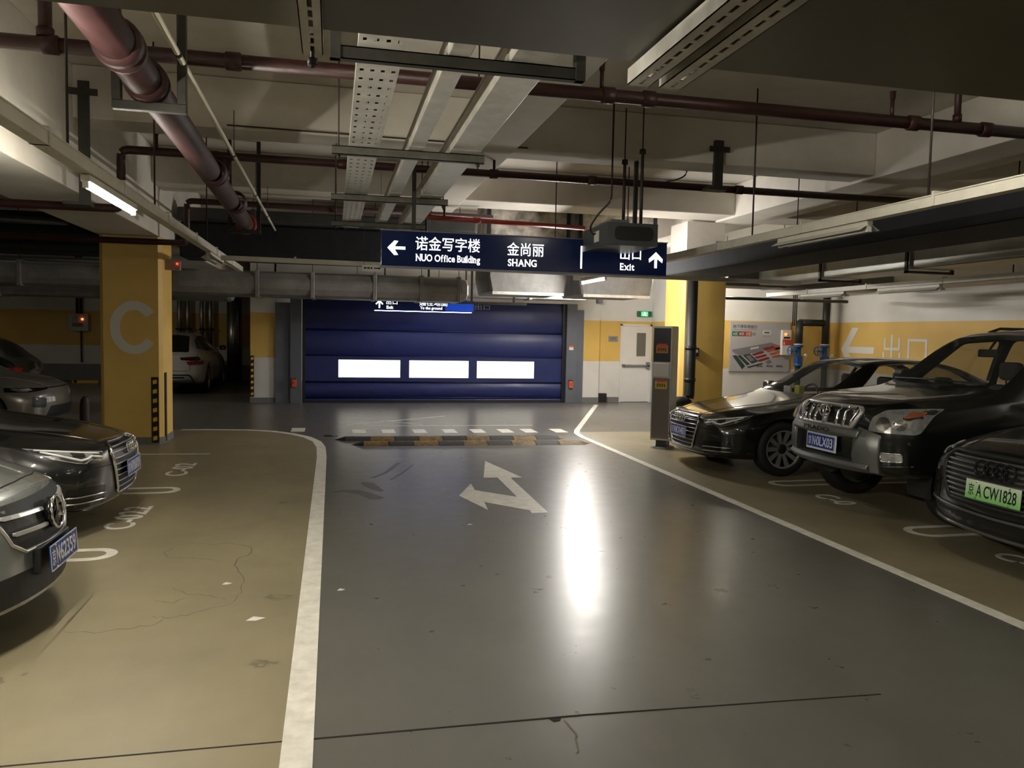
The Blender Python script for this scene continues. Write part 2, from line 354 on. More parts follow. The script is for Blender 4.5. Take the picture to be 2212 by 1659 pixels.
slot_loop(5.0, 9.8, 3.55, .15, .07, 'white rounded bay divider line on the near side of the green-plated car', None)
def bay_number(txt, c, ax, ay, w, label):
    o = lettering('bay_number', txt, (c[0], c[1], .0025), ax, ay, w=w, h=.24, material=M_LINE, offset=.01)
    o['label'] = label; o['category'] = 'floor marking'
bay_number('C-022', (-1.74, 7.4), (0, 1, 0), (-1, 0, 0), .86, 'white painted bay number C-022 before the left black sedan')
bay_number('C-02', (-1.74, 9.85), (0, 1, 0), (-1, 0, 0), .86, 'white painted bay number on the empty bay by the C column')
bay_number('C-0', (5.16, 7.22), (0, -1, 0), (1, 0, 0), .5, 'white painted bay number starting with C before the off-road car')
bay_number('C-0', (5.2, 4.9), (0, -1, 0), (1, 0, 0), .5, 'white painted bay number below the green-plated car')

# ------------------------------------------------------------------ walls
def wallbox(name, a, b, m=None, **kw): return MB().box(a, b).build(name, m or M_WALL, kind='structure', **kw)
ZC = 4.1
wallbox('wall_back', (5.62, 18.6, 0), (6.47, 18.9, ZC))
wallbox('wall_back_right', (6.47, 18.72, 0), (8.0, 18.98, ZC))
wallbox('wall_lintel', (-1.28, 18.6, 2.42), (5.62, 18.9, ZC))
wallbox('wall_pier', (-1.8, 18.6, 0), (-1.24, 26.4, ZC))
wallbox('wall_far_left', (-18, 26.4, 0), (-1.24, 26.7, ZC), M_WALLB)
wallbox('wall_return', (7.9, 15.25, 0), (8.1, 18.72, ZC))
wallbox('wall_map', (7.9, 15.1, 0), (10.55, 15.25, ZC))
wallbox('wall_right', (10.5, -9, 0), (10.8, 15.1, ZC))
wallbox('wall_left', (-18.3, -9, 0), (-18, 26.7, ZC))
wallbox('wall_behind', (-18, -9.3, 0), (10.5, -9, ZC))
for nm, a, b in (('baseboard_back', (5.62, 18.585, 0), (6.47, 18.6, .13)), ('baseboard_back_right', (6.47, 18.705, 0), (7.05, 18.72, .13)), ('baseboard_pier', (-1.81, 18.585, 0), (-1.24, 18.6, .12)),
                 ('baseboard_pier_side', (-1.815, 18.6, 0), (-1.8, 26.4, .12)), ('baseboard_far_left', (-18, 26.37, 0), (-1.8, 26.4, .5)), ('baseboard_right', (10.48, -9, 0), (10.5, 15.1, .13)), ('baseboard_map', (7.9, 15.085, 0), (10.5, 15.1, .13))):
    MB().box(a, b).build(nm, M_GREY, kind='structure')

# ------------------------------------------------------------------ ceiling, girders and beams
MB().box((-18, -9, ZC), (10.8, 26.7, ZC+.25)).build('ceiling', M_CEIL, kind='structure')
def beam(a, b): return MB().box(a, b, .012).build('ceiling_beam', M_CEIL, kind='structure')
beam((-3.18, -9, 2.94), (-2.37, 26.4, ZC))        # girder over the C column
beam((6.2, -9, 3.58), (7.0, 15.1, ZC))          # girder over the right column
beam((1.42, -9, 3.60), (1.87, 18.6, ZC-.001))
for y0, y1 in ((8.2, 8.65), (11.5, 12.2), (15.6, 16.1), (.9, 1.35)):
    beam((-2.37, y0, 3.61), (6.2, y1, ZC-.002))
    beam((-18, y0, 3.61), (-3.18, y1, ZC-.002)); beam((7.0, y0, 3.61), (10.5, y1, ZC-.002))

# ------------------------------------------------------------------ columns
def column(name, x0, x1, y0, y1, top, ch):
    o = MB(); c = ch
    poly = [(x0+c, y0), (x1-c, y0), (x1, y0+c), (x1, y1-c), (x1-c, y1), (x0+c, y1), (x0, y1-c), (x0, y0+c)]
    o.prism(poly, (0, 0, 0), (1, 0, 0), (0, 1, 0), (0, 0, top))
    ob = o.build(name, M_YELLOW, kind='structure')
    e = .012
    pl = [(x0+c-e/2, y0-e), (x1-c+e/2, y0-e), (x1+e, y0+c-e/2), (x1+e, y1-c), (x1-c, y1+e), (x0+c, y1+e), (x0-e, y1-c), (x0-e, y0+c-e/2)]
    MB().prism(pl, (0, 0, 0), (1, 0, 0), (0, 1, 0), (0, 0, .10)).build('plinth', M_GREY, ob)
    return ob
colC = column('column', -3.18, -2.36, 12.05, 12.8, 2.95, .05)
colC['label'] = 'yellow concrete column with a large grey letter C'; colC['category'] = 'column'
colR = column('column', 5.64, 6.43, 12.1, 12.85, 2.98, .05)
colR['label'] = 'yellow concrete column behind the steel kiosk, black pipe beside it'; colR['category'] = 'column'
MB().box((5.70, 12.15, 2.98), (6.38, 12.8, 3.58)).build('upper_shaft', M_CEIL, colR)
# the letter C: stroked ring segment with open mouth on the right
pts = []
cx, cz, ra, rb, th = -2.73, 1.66, .315, .375, .125
ang = np.linspace(math.radians(36), math.radians(324), 40)
outer = [(cx+(ra+0)*math.cos(a), cz+rb*math.sin(a)) for a in ang]; inner = [(cx+(ra-th)*math.cos(a), cz+(rb-th)*math.sin(a)) for a in ang]
inner = [inner[0]]+inner+[inner[-1]]
mbc = MB(); n = len(outer)
vs = [(p[0], 12.044, p[1]) for p in outer]+[(p[0], 12.044, p[1]) for p in inner[1:-1]]+[(p[0], 12.06, p[1]) for p in outer]+[(p[0], 12.06, p[1]) for p in inner[1:-1]]
fs = [(i, i+1, n+i+1, n+i) for i in range(n-1)]+[(i, i+1, 2*n+i+1, 2*n+i) for i in range(n-1)]+[(n+i, n+i+1, 3*n+i+1, 3*n+i) for i in range(n-1)]+[(0, n, 3*n, 2*n), (n-1, 2*n-1, 4*n-1, 3*n-1)]
mbc.add(vs, fs).build('letter', mat('letter_grey_paint', (.68, .645, .59), .55), colC, label='large pale grey letter C')
# ------------------------------------------------------------------ overhead services
def rod(parent, x, y, z0, z1, r=.006, name='hanger_rod'):
    o = MB().tube([(x, y, z0), (x, y, z1)], r, 6).build(name, M_ROD, parent); return o
def upright_head(parent, x, y, z, h=.16):
    MB().tube([(x, y, z), (x, y, z+h*.7)], .016, 8).tube([(x, y, z+h*.7), (x, y, z+h*.72), (x, y, z+h), (x, y, z+h*1.02)], .02, 8, rs=[.012, .022, .022, .03]).build('sprinkler_head', M_PIPE, parent)
def pipe_thing(name, pts, r, m, label, couplings=(), n=14, cr=1.25, cl=.045, cm=None, cat='pipe', br=.08):
    pts = [Vector(p) for p in pts]; p0 = pts[0].copy()
    t = thing(name, label, cat, p0)
    MB().tube([p-p0 for p in (bend(pts, br) if len(pts) > 2 else pts)], r, n).build('pipe_run', m, t)
    for c, ax in couplings:
        c = Vector(c)-p0; ax = Vector(ax).normalized()
        MB().lathe([(r*1.0, -cl*1.2), (r*cr, -cl), (r*cr, cl), (r*1.0, cl*1.2)], c, ax, 16).build('coupling', cm or m, t)
    t['_o'] = 0; del t['_o']
    return t, p0
# three dark red sprinkler mains across the lane
t, p0 = pipe_thing('sprinkler_pipe', [(-2.37, 5.65, 3.45), (7.6, 5.65, 3.45)], .048, M_PIPE, 'dark red sprinkler main crossing the lane nearest, in front of the others',
    [((x, 5.65, 3.45), (1, 0, 0)) for x in (-1.75, -.65, 1.98, 2.3, 4.6, 5.3)])
def loc(p0, x, y, z): return x-p0.x, y-p0.y, z-p0.z
for x, r in ((-1.78, .04), (5.02, .028)):
    a = loc(p0, x, 5.65, 3.45); MB().tube([a, (a[0], a[1], a[2]+.645)], r, 10).tube([(a[0], a[1], a[2]+.045), (a[0], a[1], a[2]+.1)], r*1.3, 10).build('riser', M_PIPE, t)
for x in (1.93, 4.4): upright_head(t, *loc(p0, x, 5.65, 3.48), .2)
t, p0 = pipe_thing('sprinkler_pipe', [(-12, 8.72, 2.86), (-2.08, 8.72, 2.86), (-2.08, 8.72, 3.45), (7.2, 8.76, 3.45)], .042, M_PIPE, 'dark red sprinkler main crossing the lane second, dropping under the left girder',
    [((x, 8.74, 3.45), (1, 0, 0)) for x in (-1.2, .1, 1.75, 2.9, 4.75)])
for x in (-1.75, 1.75, 4.95): upright_head(t, *loc(p0, x, 8.74, 3.48), .2)
t, p0 = pipe_thing('sprinkler_pipe', [(-12, 11.93, 2.86), (-2.0, 11.93, 2.86), (-2.0, 11.93, 3.45), (2.4, 12.03, 3.45)], .042, M_PIPE, 'dark red sprinkler main crossing third, running across the head of the C column',
    [((x, 11.97, 3.45), (1, 0, 0)) for x in (-1.3, .0, 1.4)])
t, p0 = pipe_thing('sprinkler_pipe', [(1.17, 10.55, 3.2), (3.5, 10.85, 3.2)], .032, M_BRIGHTRED, 'bright red thin pipe just above the long hanging sign', [((1.9, 10.64, 3.2), (1, .13, 0))])
upright_head(t, *loc(p0, 1.45, 10.58, 3.22), .15)
# brackets on the second main
def bracket(x, y, z0, z1, label):
    t = thing('pipe_bracket', label, 'bracket', (x, y, z0))
    MB().box((-.05, -.006, 0), (.05, 0, z1-z0)).box((-.05, 0, 0), (-.044, .05, z1-z0)).build('angle_bar', M_STRUT, t)
    MB().box((-.12, -.02, z1-z0-.13), (.12, -.006, z1-z0-.07)).build('cross_plate', M_STRUT, t)
    MB().box((-.16, -.1, -.03), (.06, .06, 0)).build('foot', M_STRUT, t)
bracket(4.18, 8.16, 3.33, 3.86, 'dark angle bracket holding the second sprinkler main on the right')
bracket(-2.22, 8.02, 2.8, 3.9, 'dark angle bracket beside the lit tube on the left')
# thick red pipe along the lane with its hangers
t = thing('fire_main', 'thick dull red fire main running along the left above the cars', 'pipe', (-1.03, 1.0, 3.07))
MB().tube([(0, 0, 0), (-.02, 5, 0), (-.1, 10.15, 0)], .098, 24).build('pipe_run', M_REDP, t)
for y in (3.35, 3.95, 6.6, 8.3):
    MB().lathe([(.098, -.09), (.118, -.075), (.122, -.02), (.108, -.015), (.108, .015), (.122, .02), (.118, .075), (.098, .09)], (-.013*y/5, y, 0), (0, 1, 0), 24).build('coupling', M_REDP, t)
MB().lathe([(.098, 0), (.14, 0), (.14, .03), (0, .03)], (-.1, 10.15, 0), (0, 1, 0), 24).build('end_flange', M_BRIGHTRED, t)
MB().lathe([(.0995, 0), (.0995, .28)], (-.01, 5.25, 0), (0, 1, 0), 12, a0=PI*.62, a1=PI*1.02).build('paper_tag', mat('faded_paper', (.55, .52, .47), .7, noise=.2), t)
MB().tube([(-.05, 7.45, .05), (-.05, 7.58, .2), (-.05, 7.66, .3)], .06, 14).build('branch', M_REDP, t)
def uframe(name, x0, x1, y, z, ztop, label, w=.05, d=.05):
    t = thing(name, label, 'pipe hanger', ((x0+x1)/2, y, z)); h = (x1-x0)/2
    MB().box((-h, -d/2, 0), (h, d/2, w), .004).build('cross_bar', M_STRUT, t)
    for s in (-1, 1): MB().box((s*h, -d/2, w), (s*(h-w), d/2, ztop-z), .004).build('leg', M_STRUT, t)
    return t
uframe('pipe_hanger', -1.23, -.83, 4.98, 2.915, ZC, 'dark steel U hanger under the thick red main, nearest one')
uframe('pipe_hanger', -1.33, -.92, 10.9, 2.915, ZC, 'dark steel U hanger at the far end of the thick red main')
t = thing('conduit', 'thin cream conduit slanting past the thick red main', 'pipe', (-.84, 2.6, 3.2))
MB().tube([(0, 0, 0), (-.03, 10.2, 0)], .017, 10).build('pipe_run', mat('cream_conduit', (.62, .59, .48), .45), t)
for y in (2.2, 4.8, 6.9, 8.6): MB().tube([(-.002*y, y, 0), (-.002*y, y, .38)], .004, 6).lathe([(.018, -.02), (.022, -.02), (.022, .02), (.018, .02)], (-.003*y, y, 0), (0, 1, 0), 10).build('clip', M_ROD, t)
t = thing('wire_conduit', 'very thin dark conduit stretched under the cross beam', 'pipe', (-1.0, 8.15, 3.63))
MB().tube([(0, 0, 0), (3.0, .04, 0)], .008, 6).build('pipe_run', M_ROD, t)

# cable trays
def tray_frame(name, label, x0, x1, y0, y1, z):
    return thing(name, label, 'cable tray', ((x0+x1)/2, y0, z))
t = tray_frame('cable_tray', 'perforated galvanised cable tray, leftmost of the three along the lane', .12, .35, 2.7, 11.2, 3.1)
mb = MB(); W = .23; Y = 8.5
xc = [-.115]; hx = []
for k in range(4):
    c = -.0855+k*.057; xc += [c-.011, c+.011]
xc.append(.115); rows = []; y = 0
nr = int(Y/.155); yc = [0]
for k in range(nr): c = .06+k*.155; yc += [c-.022, c+.022]
yc.append(Y)
vid = {}
vs = []; fs = []
for j, yy in enumerate(yc):
    for i, xx in enumerate(xc): vs.append((xx, yy, 0))
nx = len(xc)
for j in range(len(yc)-1):
    for i in range(nx-1):
        if i % 2 == 1 and j % 2 == 1: continue
        fs.append((j*nx+i, j*nx+i+1, (j+1)*nx+i+1, (j+1)*nx+i))
mb.add(vs, fs)
o = mb.build('perforated_base', M_GALV, t)
sd = o.modifiers.new('s', 'SOLIDIFY'); sd.thickness = .003
MB().box((-.115, 0, 0), (-.112, Y, .07)).build('side_rail', M_GALV, t); MB().box((.112, 0, 0), (.115, Y, .07)).build('side_rail', M_GALV, t)
mb = MB()
for k in range(5): mb.tube([(-.09+k*.04, .0, .02+.006*(k % 2)), (-.09+k*.04, Y, .02)], .014, 6)
mb.build('cable_bundle', M_BLACKP, t, kind='stuff')
def solid_tray(x0, x1, h, label, y1=11.2):
    t = tray_frame('cable_tray', label, x0, x1, 2.7, y1, 3.1); w = (x1-x0)/2; Y = y1-2.7
    MB().box((-w, 0, 0), (w, Y, h), .004).build('trough', M_GALV, t)
    MB().box((-w-.006, 0, h), (w+.006, Y, h+.012)).build('cover', M_GALV, t)
    for y in (1.5, 3.5, 5.6, 7.4): MB().box((-w-.004, y-.03, -.004), (w+.004, y+.03, h*.7)).build('joint_plate', M_GALV, t)
    return t
solid_tray(.575, .69, .11, 'narrow closed galvanised cable tray, middle of the three along the lane')
solid_tray(.9, 1.13, .13, 'wide closed galvanised cable tray, rightmost of the three along the lane')
def tray_hanger(y, x0, x1, label, legs=False):
    t = thing('tray_hanger', label, 'tray hanger', ((x0+x1)/2, y, 3.03)); h = (x1-x0)/2
    MB().box((-h, -.022, 0), (h, .022, .006)).box((-h, -.022, 0), (h, -.018, .066)).box((-h, .018, 0), (h, .022, .066)).box((-h, -.022, .06), (h, -.006, .066)).box((-h, .006, .06), (h, .022, .066)).build('cross_channel', M_STRUT if legs else mat('aged_channel', (.16, .155, .13), .5, metal=.5, noise=.3, nscale=12), t)
    for s in (-1, 1):
        if legs: MB().box((s*h, -.03, 0), (s*(h-.055), .03, 1.07), .003).build('leg', M_STRUT, t)
        else: MB().tube([(s*(h-.05), 0, -.04), (s*(h-.05), 0, 1.07)], .007, 6).lathe([(.0, -.02), (.016, -.02), (.016, 0), (0, 0)], (s*(h-.05), 0, -.002), (0, 0, 1), 6).build('hanger_rod', M_ROD, t)
tray_hanger(4.13, -.02, 1.31, 'dark heavy tray hanger frame with square legs, nearest', True)
tray_hanger(6.32, -.01, 1.18, 'slim channel bar carrying the cable trays, second from the viewer')
tray_hanger(8.5, -.02, 1.2, 'slim channel bar carrying the cable trays, third from the viewer')
tray_hanger(10.6, -.02, 1.2, 'slim channel bar carrying the cable trays behind the hanging sign')

# suspended broad duct nearest the viewer and the slotted channels under it
t = thing('air_duct', 'broad dark painted air duct crossing overhead nearest the viewer', 'duct', (1.5, 2.42, 2.55))
M_DUCTP = mat('olive_duct_paint', (.105, .098, .072), .36, noise=.12, nscale=1.5, bump=.06, bscale=3)
MB().box((-2.36, -2.3, 0), (2.35, 0, .34), .006).build('casing', M_DUCTP, t)
for x in (-1.6, 1.6): MB().tube([(x, -.05, .34), (x, -.05, 1.55)], .006, 6).build('hanger_rod', M_ROD, t)
def slotted(name, xs, y0, y1, z, label, w=.05):
    t = thing(name, label, 'channel', (sum(xs)/len(xs), y1, z)); cx = sum(xs)/len(xs)
    for x in xs:
        x -= cx; mb = MB(); L = y1-y0
        mb.box((x-w/2, -L, 0), (x-w/2+.003, 0, .05)).box((x+w/2-.003, -L, 0), (x+w/2, 0, .05))
        yy = 0
        mb.box((x-w/2, -L, 0), (x-.006, 0, .003)); mb.box((x+.006, -L, 0), (x+w/2, 0, .003))
        while yy < L-.02:
            mb.box((x-.006, -yy-.02, 0), (x+.006, -yy, .003)); yy += .065
        mb.build('slotted_channel', M_GALV, t)
    return t
t = slotted('slotted_trunking', (.965, 1.075), .05, 2.46, 2.49, 'pair of slotted dark steel channels under the near duct', .075)
MB().tube([(-.05, -.03, .03), (-.05, -.03, .2)], .006, 6).build('hanger_rod', M_ROD, t)
t = slotted('slotted_trunking', (-.06,), .05, 2.45, 2.49, 'short slotted white channel end with a bolt, top centre left', .06)
MB().tube([(0, -.02, .05), (0, -.02, -.045)], .007, 6).lathe([(0, -.02), (.016, -.02), (.016, 0), (0, 0)], (0, -.02, -.02), (0, 0, 1), 6).build('bolt', M_ROD, t)
t = thing('tube_light', 'round white end of an unlit tube light, top right edge', 'lamp', (2.46, 2.33, 2.52))
MB().box((-.03, -1.2, 0), (.03, .02, .03), .004).build('housing', M_TRUNK, t)
MB().tube([(0, -1.18, -.025), (0, 0, -.025)], .02, 12).build('tube', M_TUBEOFF, t)

# light trunking rails
def rail(name, label, a, b, w=.085, h=.07, rods=(), ztop=ZC):
    a = Vector(a); b = Vector(b); d = b-a; t = thing(name, label, 'trunking', a)
    n = Vector((-d.y, d.x, 0)).normalized()*w/2
    MB().obox(-n, d, 2*n, (0, 0, h)).build('channel', M_TRUNK, t)
    MB().obox(-n*1.12+Vector((0, 0, h)), d, 2.24*n, (0, 0, .008)).build('lid', M_TRUNK, t)
    L = d.length; u = d/L
    k = .9
    while k < L:
        p = u*k; MB().obox(p-n*1.2-u*.012, u*.024, 2.4*n, (0, 0, h+.03)).build('clip', M_TRUNK, t); k += 1.55
    for k, zt in rods:
        p = u*k; MB().tube([(p.x, p.y, h), (p.x, p.y, zt-a.z)], .008, 6).build('hanger_rod', M_ROD, t)
    return t
rail('light_trunking', 'white light trunking along the left carrying the lit tube', (-1.5, -4, 2.62), (-1.5, 13.9, 2.62), rods=((4.6, ZC), (9.1, ZC), (11.4, ZC), (14.3, ZC)))
rail('light_trunking', 'white light trunking along the right above the parked noses', (4.02, -4, 2.60), (4.02, 12.88, 2.60), rods=((8.75, ZC), (11.1, ZC), (14.5, ZC)))
rail('light_trunking', 'white cross trunking running behind the hanging sign', (-1.37, 10.55, 2.53), (6.95, 10.82, 2.50), .07, .05, rods=((2.6, ZC), (4.4, ZC)))
rail('light_trunking', 'white light trunking along the right wall behind the cars', (8.02, 2, 2.46), (8.02, 13.5, 2.46), .07, .06, rods=((3, ZC), (6, ZC), (9, ZC)))
def tube_light(x, y0, y1, z, label, lit, wings=True, rods=False):
    t = thing('tube_light', label, 'lamp', (x, y0, z)); L = y1-y0
    if rods:
        for y in (.2, L-.2): MB().tube([(0, y, .045), (0, y, 3.6-z)], .005, 6).build('hanger_rod', M_ROD, t)
    MB().box((-.028, 0, 0), (.028, L, .045), .006).build('housing', M_TRUNK, t)
    if wings:
        MB().add([(-.028, 0, .005), (-.028, L, .005), (-.085, L, -.03), (-.085, 0, -.03), (-.028, 0, .008), (-.028, L, .008), (-.087, L, -.027), (-.087, 0, -.027)], [(0, 1, 2, 3), (4, 5, 6, 7), (2, 3, 7, 6), (0, 3, 7, 4), (1, 2, 6, 5)]).build('reflector', M_TRUNK, t)
        MB().add([(.028, 0, .005), (.028, L, .005), (.085, L, -.03), (.085, 0, -.03), (.028, 0, .008), (.028, L, .008), (.087, L, -.027), (.087, 0, -.027)], [(0, 1, 2, 3), (4, 5, 6, 7), (2, 3, 7, 6), (0, 3, 7, 4), (1, 2, 6, 5)]).build('reflector', M_TRUNK, t)
    for y in (.012, L-.012): MB().box((-.016, y-.012, -.04), (.016, y+.012, 0)).build('lamp_holder', M_WHITEP, t)
    MB().tube([(0, .024, -.026), (0, L-.024, -.026)], .0135, 12).build('tube', M_TUBE(lit) if lit else M_TUBEOFF, t)
    return t
tube_light(-1.5, 5.42, 6.66, 2.572, 'burning tube light on the left trunking, brightest lamp', .65, False)
tube_light(-1.5, 10.4, 11.62, 2.572, 'unlit tube light on the left trunking beside the C column', False)
tube_light(4.02, 11.35, 12.5, 2.552, 'burning tube light just below the right end of the hanging sign', 1.9, False)
tube_light(4.02, 5.35, 6.6, 2.552, 'unlit tube light on the right trunking', False)
tube_light(8.02, 9.15, 10.4, 2.412, 'unlit tube light on the trunking by the right wall', False)
tube_light(8.02, 11.2, 12.4, 2.412, 'unlit tube light on the right wall trunking near the map board', False)
# out-of-sight tubes: some inferred from their light, the rest added as fill
tube_light(3.2, 3.4, 4.5, 3.38, 'added fill tube mounted high and hidden just beyond the near duct', .3, False, True)  # added to brighten the slab, kept out of sight by the duct
tube_light(-1.5, 2.7, 3.94, 2.572, 'burning tube light on the left trunking nearest the viewer', 1.6, False)
tube_light(8.02, 4.5, 5.7, 2.412, 'added unseen fill tube by the right wall above the near crossover', .3, False)  # fill lamp added to lift the right wall
tube_light(4.02, 1.9, 3.1, 2.552, 'added fill tube on the right trunking just outside the view', .12, False)  # added to light the slab on the right, no known tube here
tube_light(5.2, 15.4, 16.55, 2.6, 'burning tube light behind the drop ducts before the white fire door', 2.2, False, True)
tube_light(7.3, 13.6, 14.8, 2.76, 'added fill tube above the map board, hidden behind the branch duct', .7, False, True)  # hidden lamp added to brighten the map wall
tube_light(-8.5, 16.6, 17.8, 2.6, 'added unseen fill tube in the far left aisle', 1., False, True)  # added so the far left wall does not go black
tube_light(-1.5, -2.6, -1.36, 2.572, 'added fill tube on the left trunking behind the viewer', .7, False)  # added fill from behind the camera, flattens the contrast
tube_light(4.02, -3.4, -2.2, 2.552, 'added fill tube on the right trunking behind the viewer', .2, False)  # added to light the faces turned towards the camera
tube_light(1.3, -5.6, -4.4, 2.9, 'added fill tube over the lane behind the viewer', .3, False, True)  # extra fill lamp added behind the camera to lift the shadows
# ------------------------------------------------------------------ ducts
def xduct(name, label, x0, x1, y0, y1, z0, z1, m, bands=(), bev=.03, bm=None, dented=False):
    t = thing(name, label, 'duct', ((x0+x1)/2, (y0+y1)/2, z0)); cx, cy = (x0+x1)/2, (y0+y1)/2
    MB().box((x0-cx, y0-cy, 0), (x1-cx, y1-cy, z1-z0), bev).build('casing', m, t)
    for b in bands:
        e = .012
        MB().box((b-.035-cx, y0-cy-e, -e), (b+.035-cx, y1-cy+e, z1-z0+e), .008).build('band', bm or m, t)
        MB().tube([(b-cx, y0-cy+.05, z1-z0), (b-cx, y0-cy+.05, min(ZC, 4.09)-z0)], .006, 6).build('hanger_rod', M_ROD, t)
    return t
def yduct(name, label, x0, x1, y0, y1, z0, z1, m, bands=(), bev=.03, bm=None):
    t = thing(name, label, 'duct', ((x0+x1)/2, (y0+y1)/2, z0)); cx, cy = (x0+x1)/2, (y0+y1)/2
    MB().box((x0-cx, y0-cy, 0), (x1-cx, y1-cy, z1-z0), bev).build('casing', m, t)
    for b in bands:
        e = .02
        for a, c in (((x0-cx-e-.03, b-.02-cy, -.05), (x1-cx+e+.03, b+.02-cy, -.02)), ((x0-cx-e-.03, b-.02-cy, -.05), (x0-cx-e, b+.02-cy, z1-z0+.5)), ((x1-cx+e, b-.02-cy, -.05), (x1-cx+e+.03, b+.02-cy, z1-z0+.5))):
            MB().box(a, c).build('hanger_strut', M_STRUT, t)
    return t
xduct('air_duct', 'black insulated duct running left behind the C column', -17.5, -3.25, 13.05, 13.75, 2.76, 3.35, M_BLACKDUCT)
xduct('air_duct', 'black insulated duct crossing between the C column and the hanging sign', -2.3, 2.35, 13.05, 13.75, 2.76, 3.3, M_BLACKDUCT)
xduct('air_duct', 'dark flat duct above the black duct, ending behind the hanging sign', -2.3, 2.3, 12.85, 13.5, 3.31, 3.5, mat('dark_duct', (.05, .05, .048), .6, noise=.3, nscale=4), bands=(-1.2, .2, 1.5))
xduct('air_duct', 'long foil-wrapped duct low over the blue door, under the black duct', -3.3, 2.5, 14.6, 15.5, 2.25, 2.70, M_FOIL, bands=(-1.3, -.35, .75, 1.6, 2.3), bev=.14)
xduct('air_duct', 'foil-wrapped duct behind the C column on the far left', -17.5, -3.4, 14.7, 15.5, 2.33, 2.74, M_FOIL, bands=(-7.5, -5.1), bev=.13)
xduct('air_duct', 'slim foil-wrapped pipe duct on the far left over the parked cars', -17.5, -1.9, 16.3, 16.75, 2.2, 2.46, M_FOIL, bands=(-6,), bev=.1)
# two big drop ducts with tapered, dented foil bottoms behind the sign
M_PATCH = mat('patched_white_insulation', (.50, .46, .40), .65, noise=.9, nscale=3.2, bump=.4, bscale=6, col2=(.06, .055, .045))
def drop_duct(label, x0, x1, y0, y1):
    t = thing('drop_duct', label, 'duct', ((x0+x1)/2, y0, 2.36)); w = (x1-x0)/2; d = y1-y0
    prof = [(-w*.92, 0), (w*.92, 0), (w, .28), (w, .5), (-w, .5), (-w, .28)]
    o = MB().prism(prof, (0, 0, 0), (1, 0, 0), (0, 0, 1), (0, d, 0)).build('tapered_box', mat('dull_foil', (.19, .185, .175), .5, metal=.25, noise=.3, nscale=4, bump=.4, bscale=6), t)
    o.modifiers.new('b', 'BEVEL').width = .03
    MB().box((-w*.97, .02, .5), (w*.97, d, 1.735), .02).build('riser_box', M_PATCH, t)
    MB().tube([(0, .1, 1.73), (0, .1, 1.738)], .02, 6).build('anchor', M_ROD, t)
    MB().box((-w-.02, -.012, .78), (w+.02, .02, .83)).box((-w-.02, -.012, 1.42), (w+.02, .02, 1.5)).build('flange', M_BLACKDUCT, t)
    for s in (-1, 1): MB().box((s*w*.97, -.01, .5), (s*(w*.97+.05), .05, 1.6)).build('corner_angle', M_BLACKDUCT, t)
    MB().box((-w*.9, -.02, -.02), (w*.9, .03, .03)).build('bottom_lip', M_GALV, t)
drop_duct('big foil-bottomed drop duct with peeling white insulation, left of the pair', 2.58, 3.98, 13.2, 14.5)
drop_duct('big foil-bottomed drop duct beside the yellow right column, right of the pair', 4.2, 5.58, 13.2, 14.5)
t = thing('duct_support', 'dark support bars hanging low before the blue door', 'duct support', (2.7, 16.2, 2.27))
MB().box((-1.1, 0, 0), (1.3, .05, .05)).build('cross_bar', M_STRUT, t)
for x in (-.8, .1, 1.0): MB().box((x, 0, .05), (x+.04, .04, 1.83)).build('hanger_strut', M_STRUT, t)
xduct('air_duct', 'low wide grey duct right above the blue door', -.9, 5.5, 16.7, 17.2, 2.43, 2.75, M_FOIL, bands=(.5, 2.2, 4.2), bev=.05)
# right side
t = yduct('air_duct', 'black insulated duct along the right above the parked noses', 5.05, 5.95, -6, 11.75, 2.62, 2.94, M_BLACKDUCT)
for y in (1.0, 9.4): MB().tube([(.47, y-2.875, .3), (.47, y-2.875, 1.47)], .007, 6).build('hanger_rod', M_ROD, t)
yduct('air_duct', 'silver rectangular duct over the right-hand cars', 7.05, 7.65, 1, 12.2, 2.58, 2.84, mat('duct_silver', (.33, .33, .29), .38, metal=.7, noise=.2, nscale=3, bump=.1, bscale=6), bands=(4.2, 6.7, 8.6, 10.4))
xduct('air_duct', 'dark branch duct between the right column and the map wall', 6.5, 9.8, 12.3, 13.0, 2.56, 2.84, mat('dull_duct', (.16, .16, .145), .45, metal=.4, noise=.2, nscale=3), bands=(7.6, 8.8))
MB().box((9.85, -9, 2.62), (10.5, 15.1, ZC)).build('ceiling_beam', M_CEIL, kind='structure')
t = thing('steel_pipe', 'horizontal black pipe crossing above the map board', 'pipe', (6.5, 13.6, 2.42))
MB().tube([(0, 0, 0), (3.3, 0, 0)], .03, 8).build('pipe_run', M_BLACKP, t)
for x in (.5, 2.8): MB().tube([(x, 0, 0), (x, 0, 1.67)], .006, 6).build('hanger_rod', M_ROD, t)
# dark pipes along far left ceiling
for k, (y, z, r, lab) in enumerate(((11.2, 3.0, .05, 'upper dark pipe at the far left ceiling'), (15.9, 2.85, .06, 'lower dark pipe at the far left ceiling'))):
    t = thing('ceiling_pipe', lab, 'pipe', (-17, y, z)); MB().tube([(0, 0, 0), (13.7, 0, 0)], r, 10).build('pipe_run', M_STRUT, t)
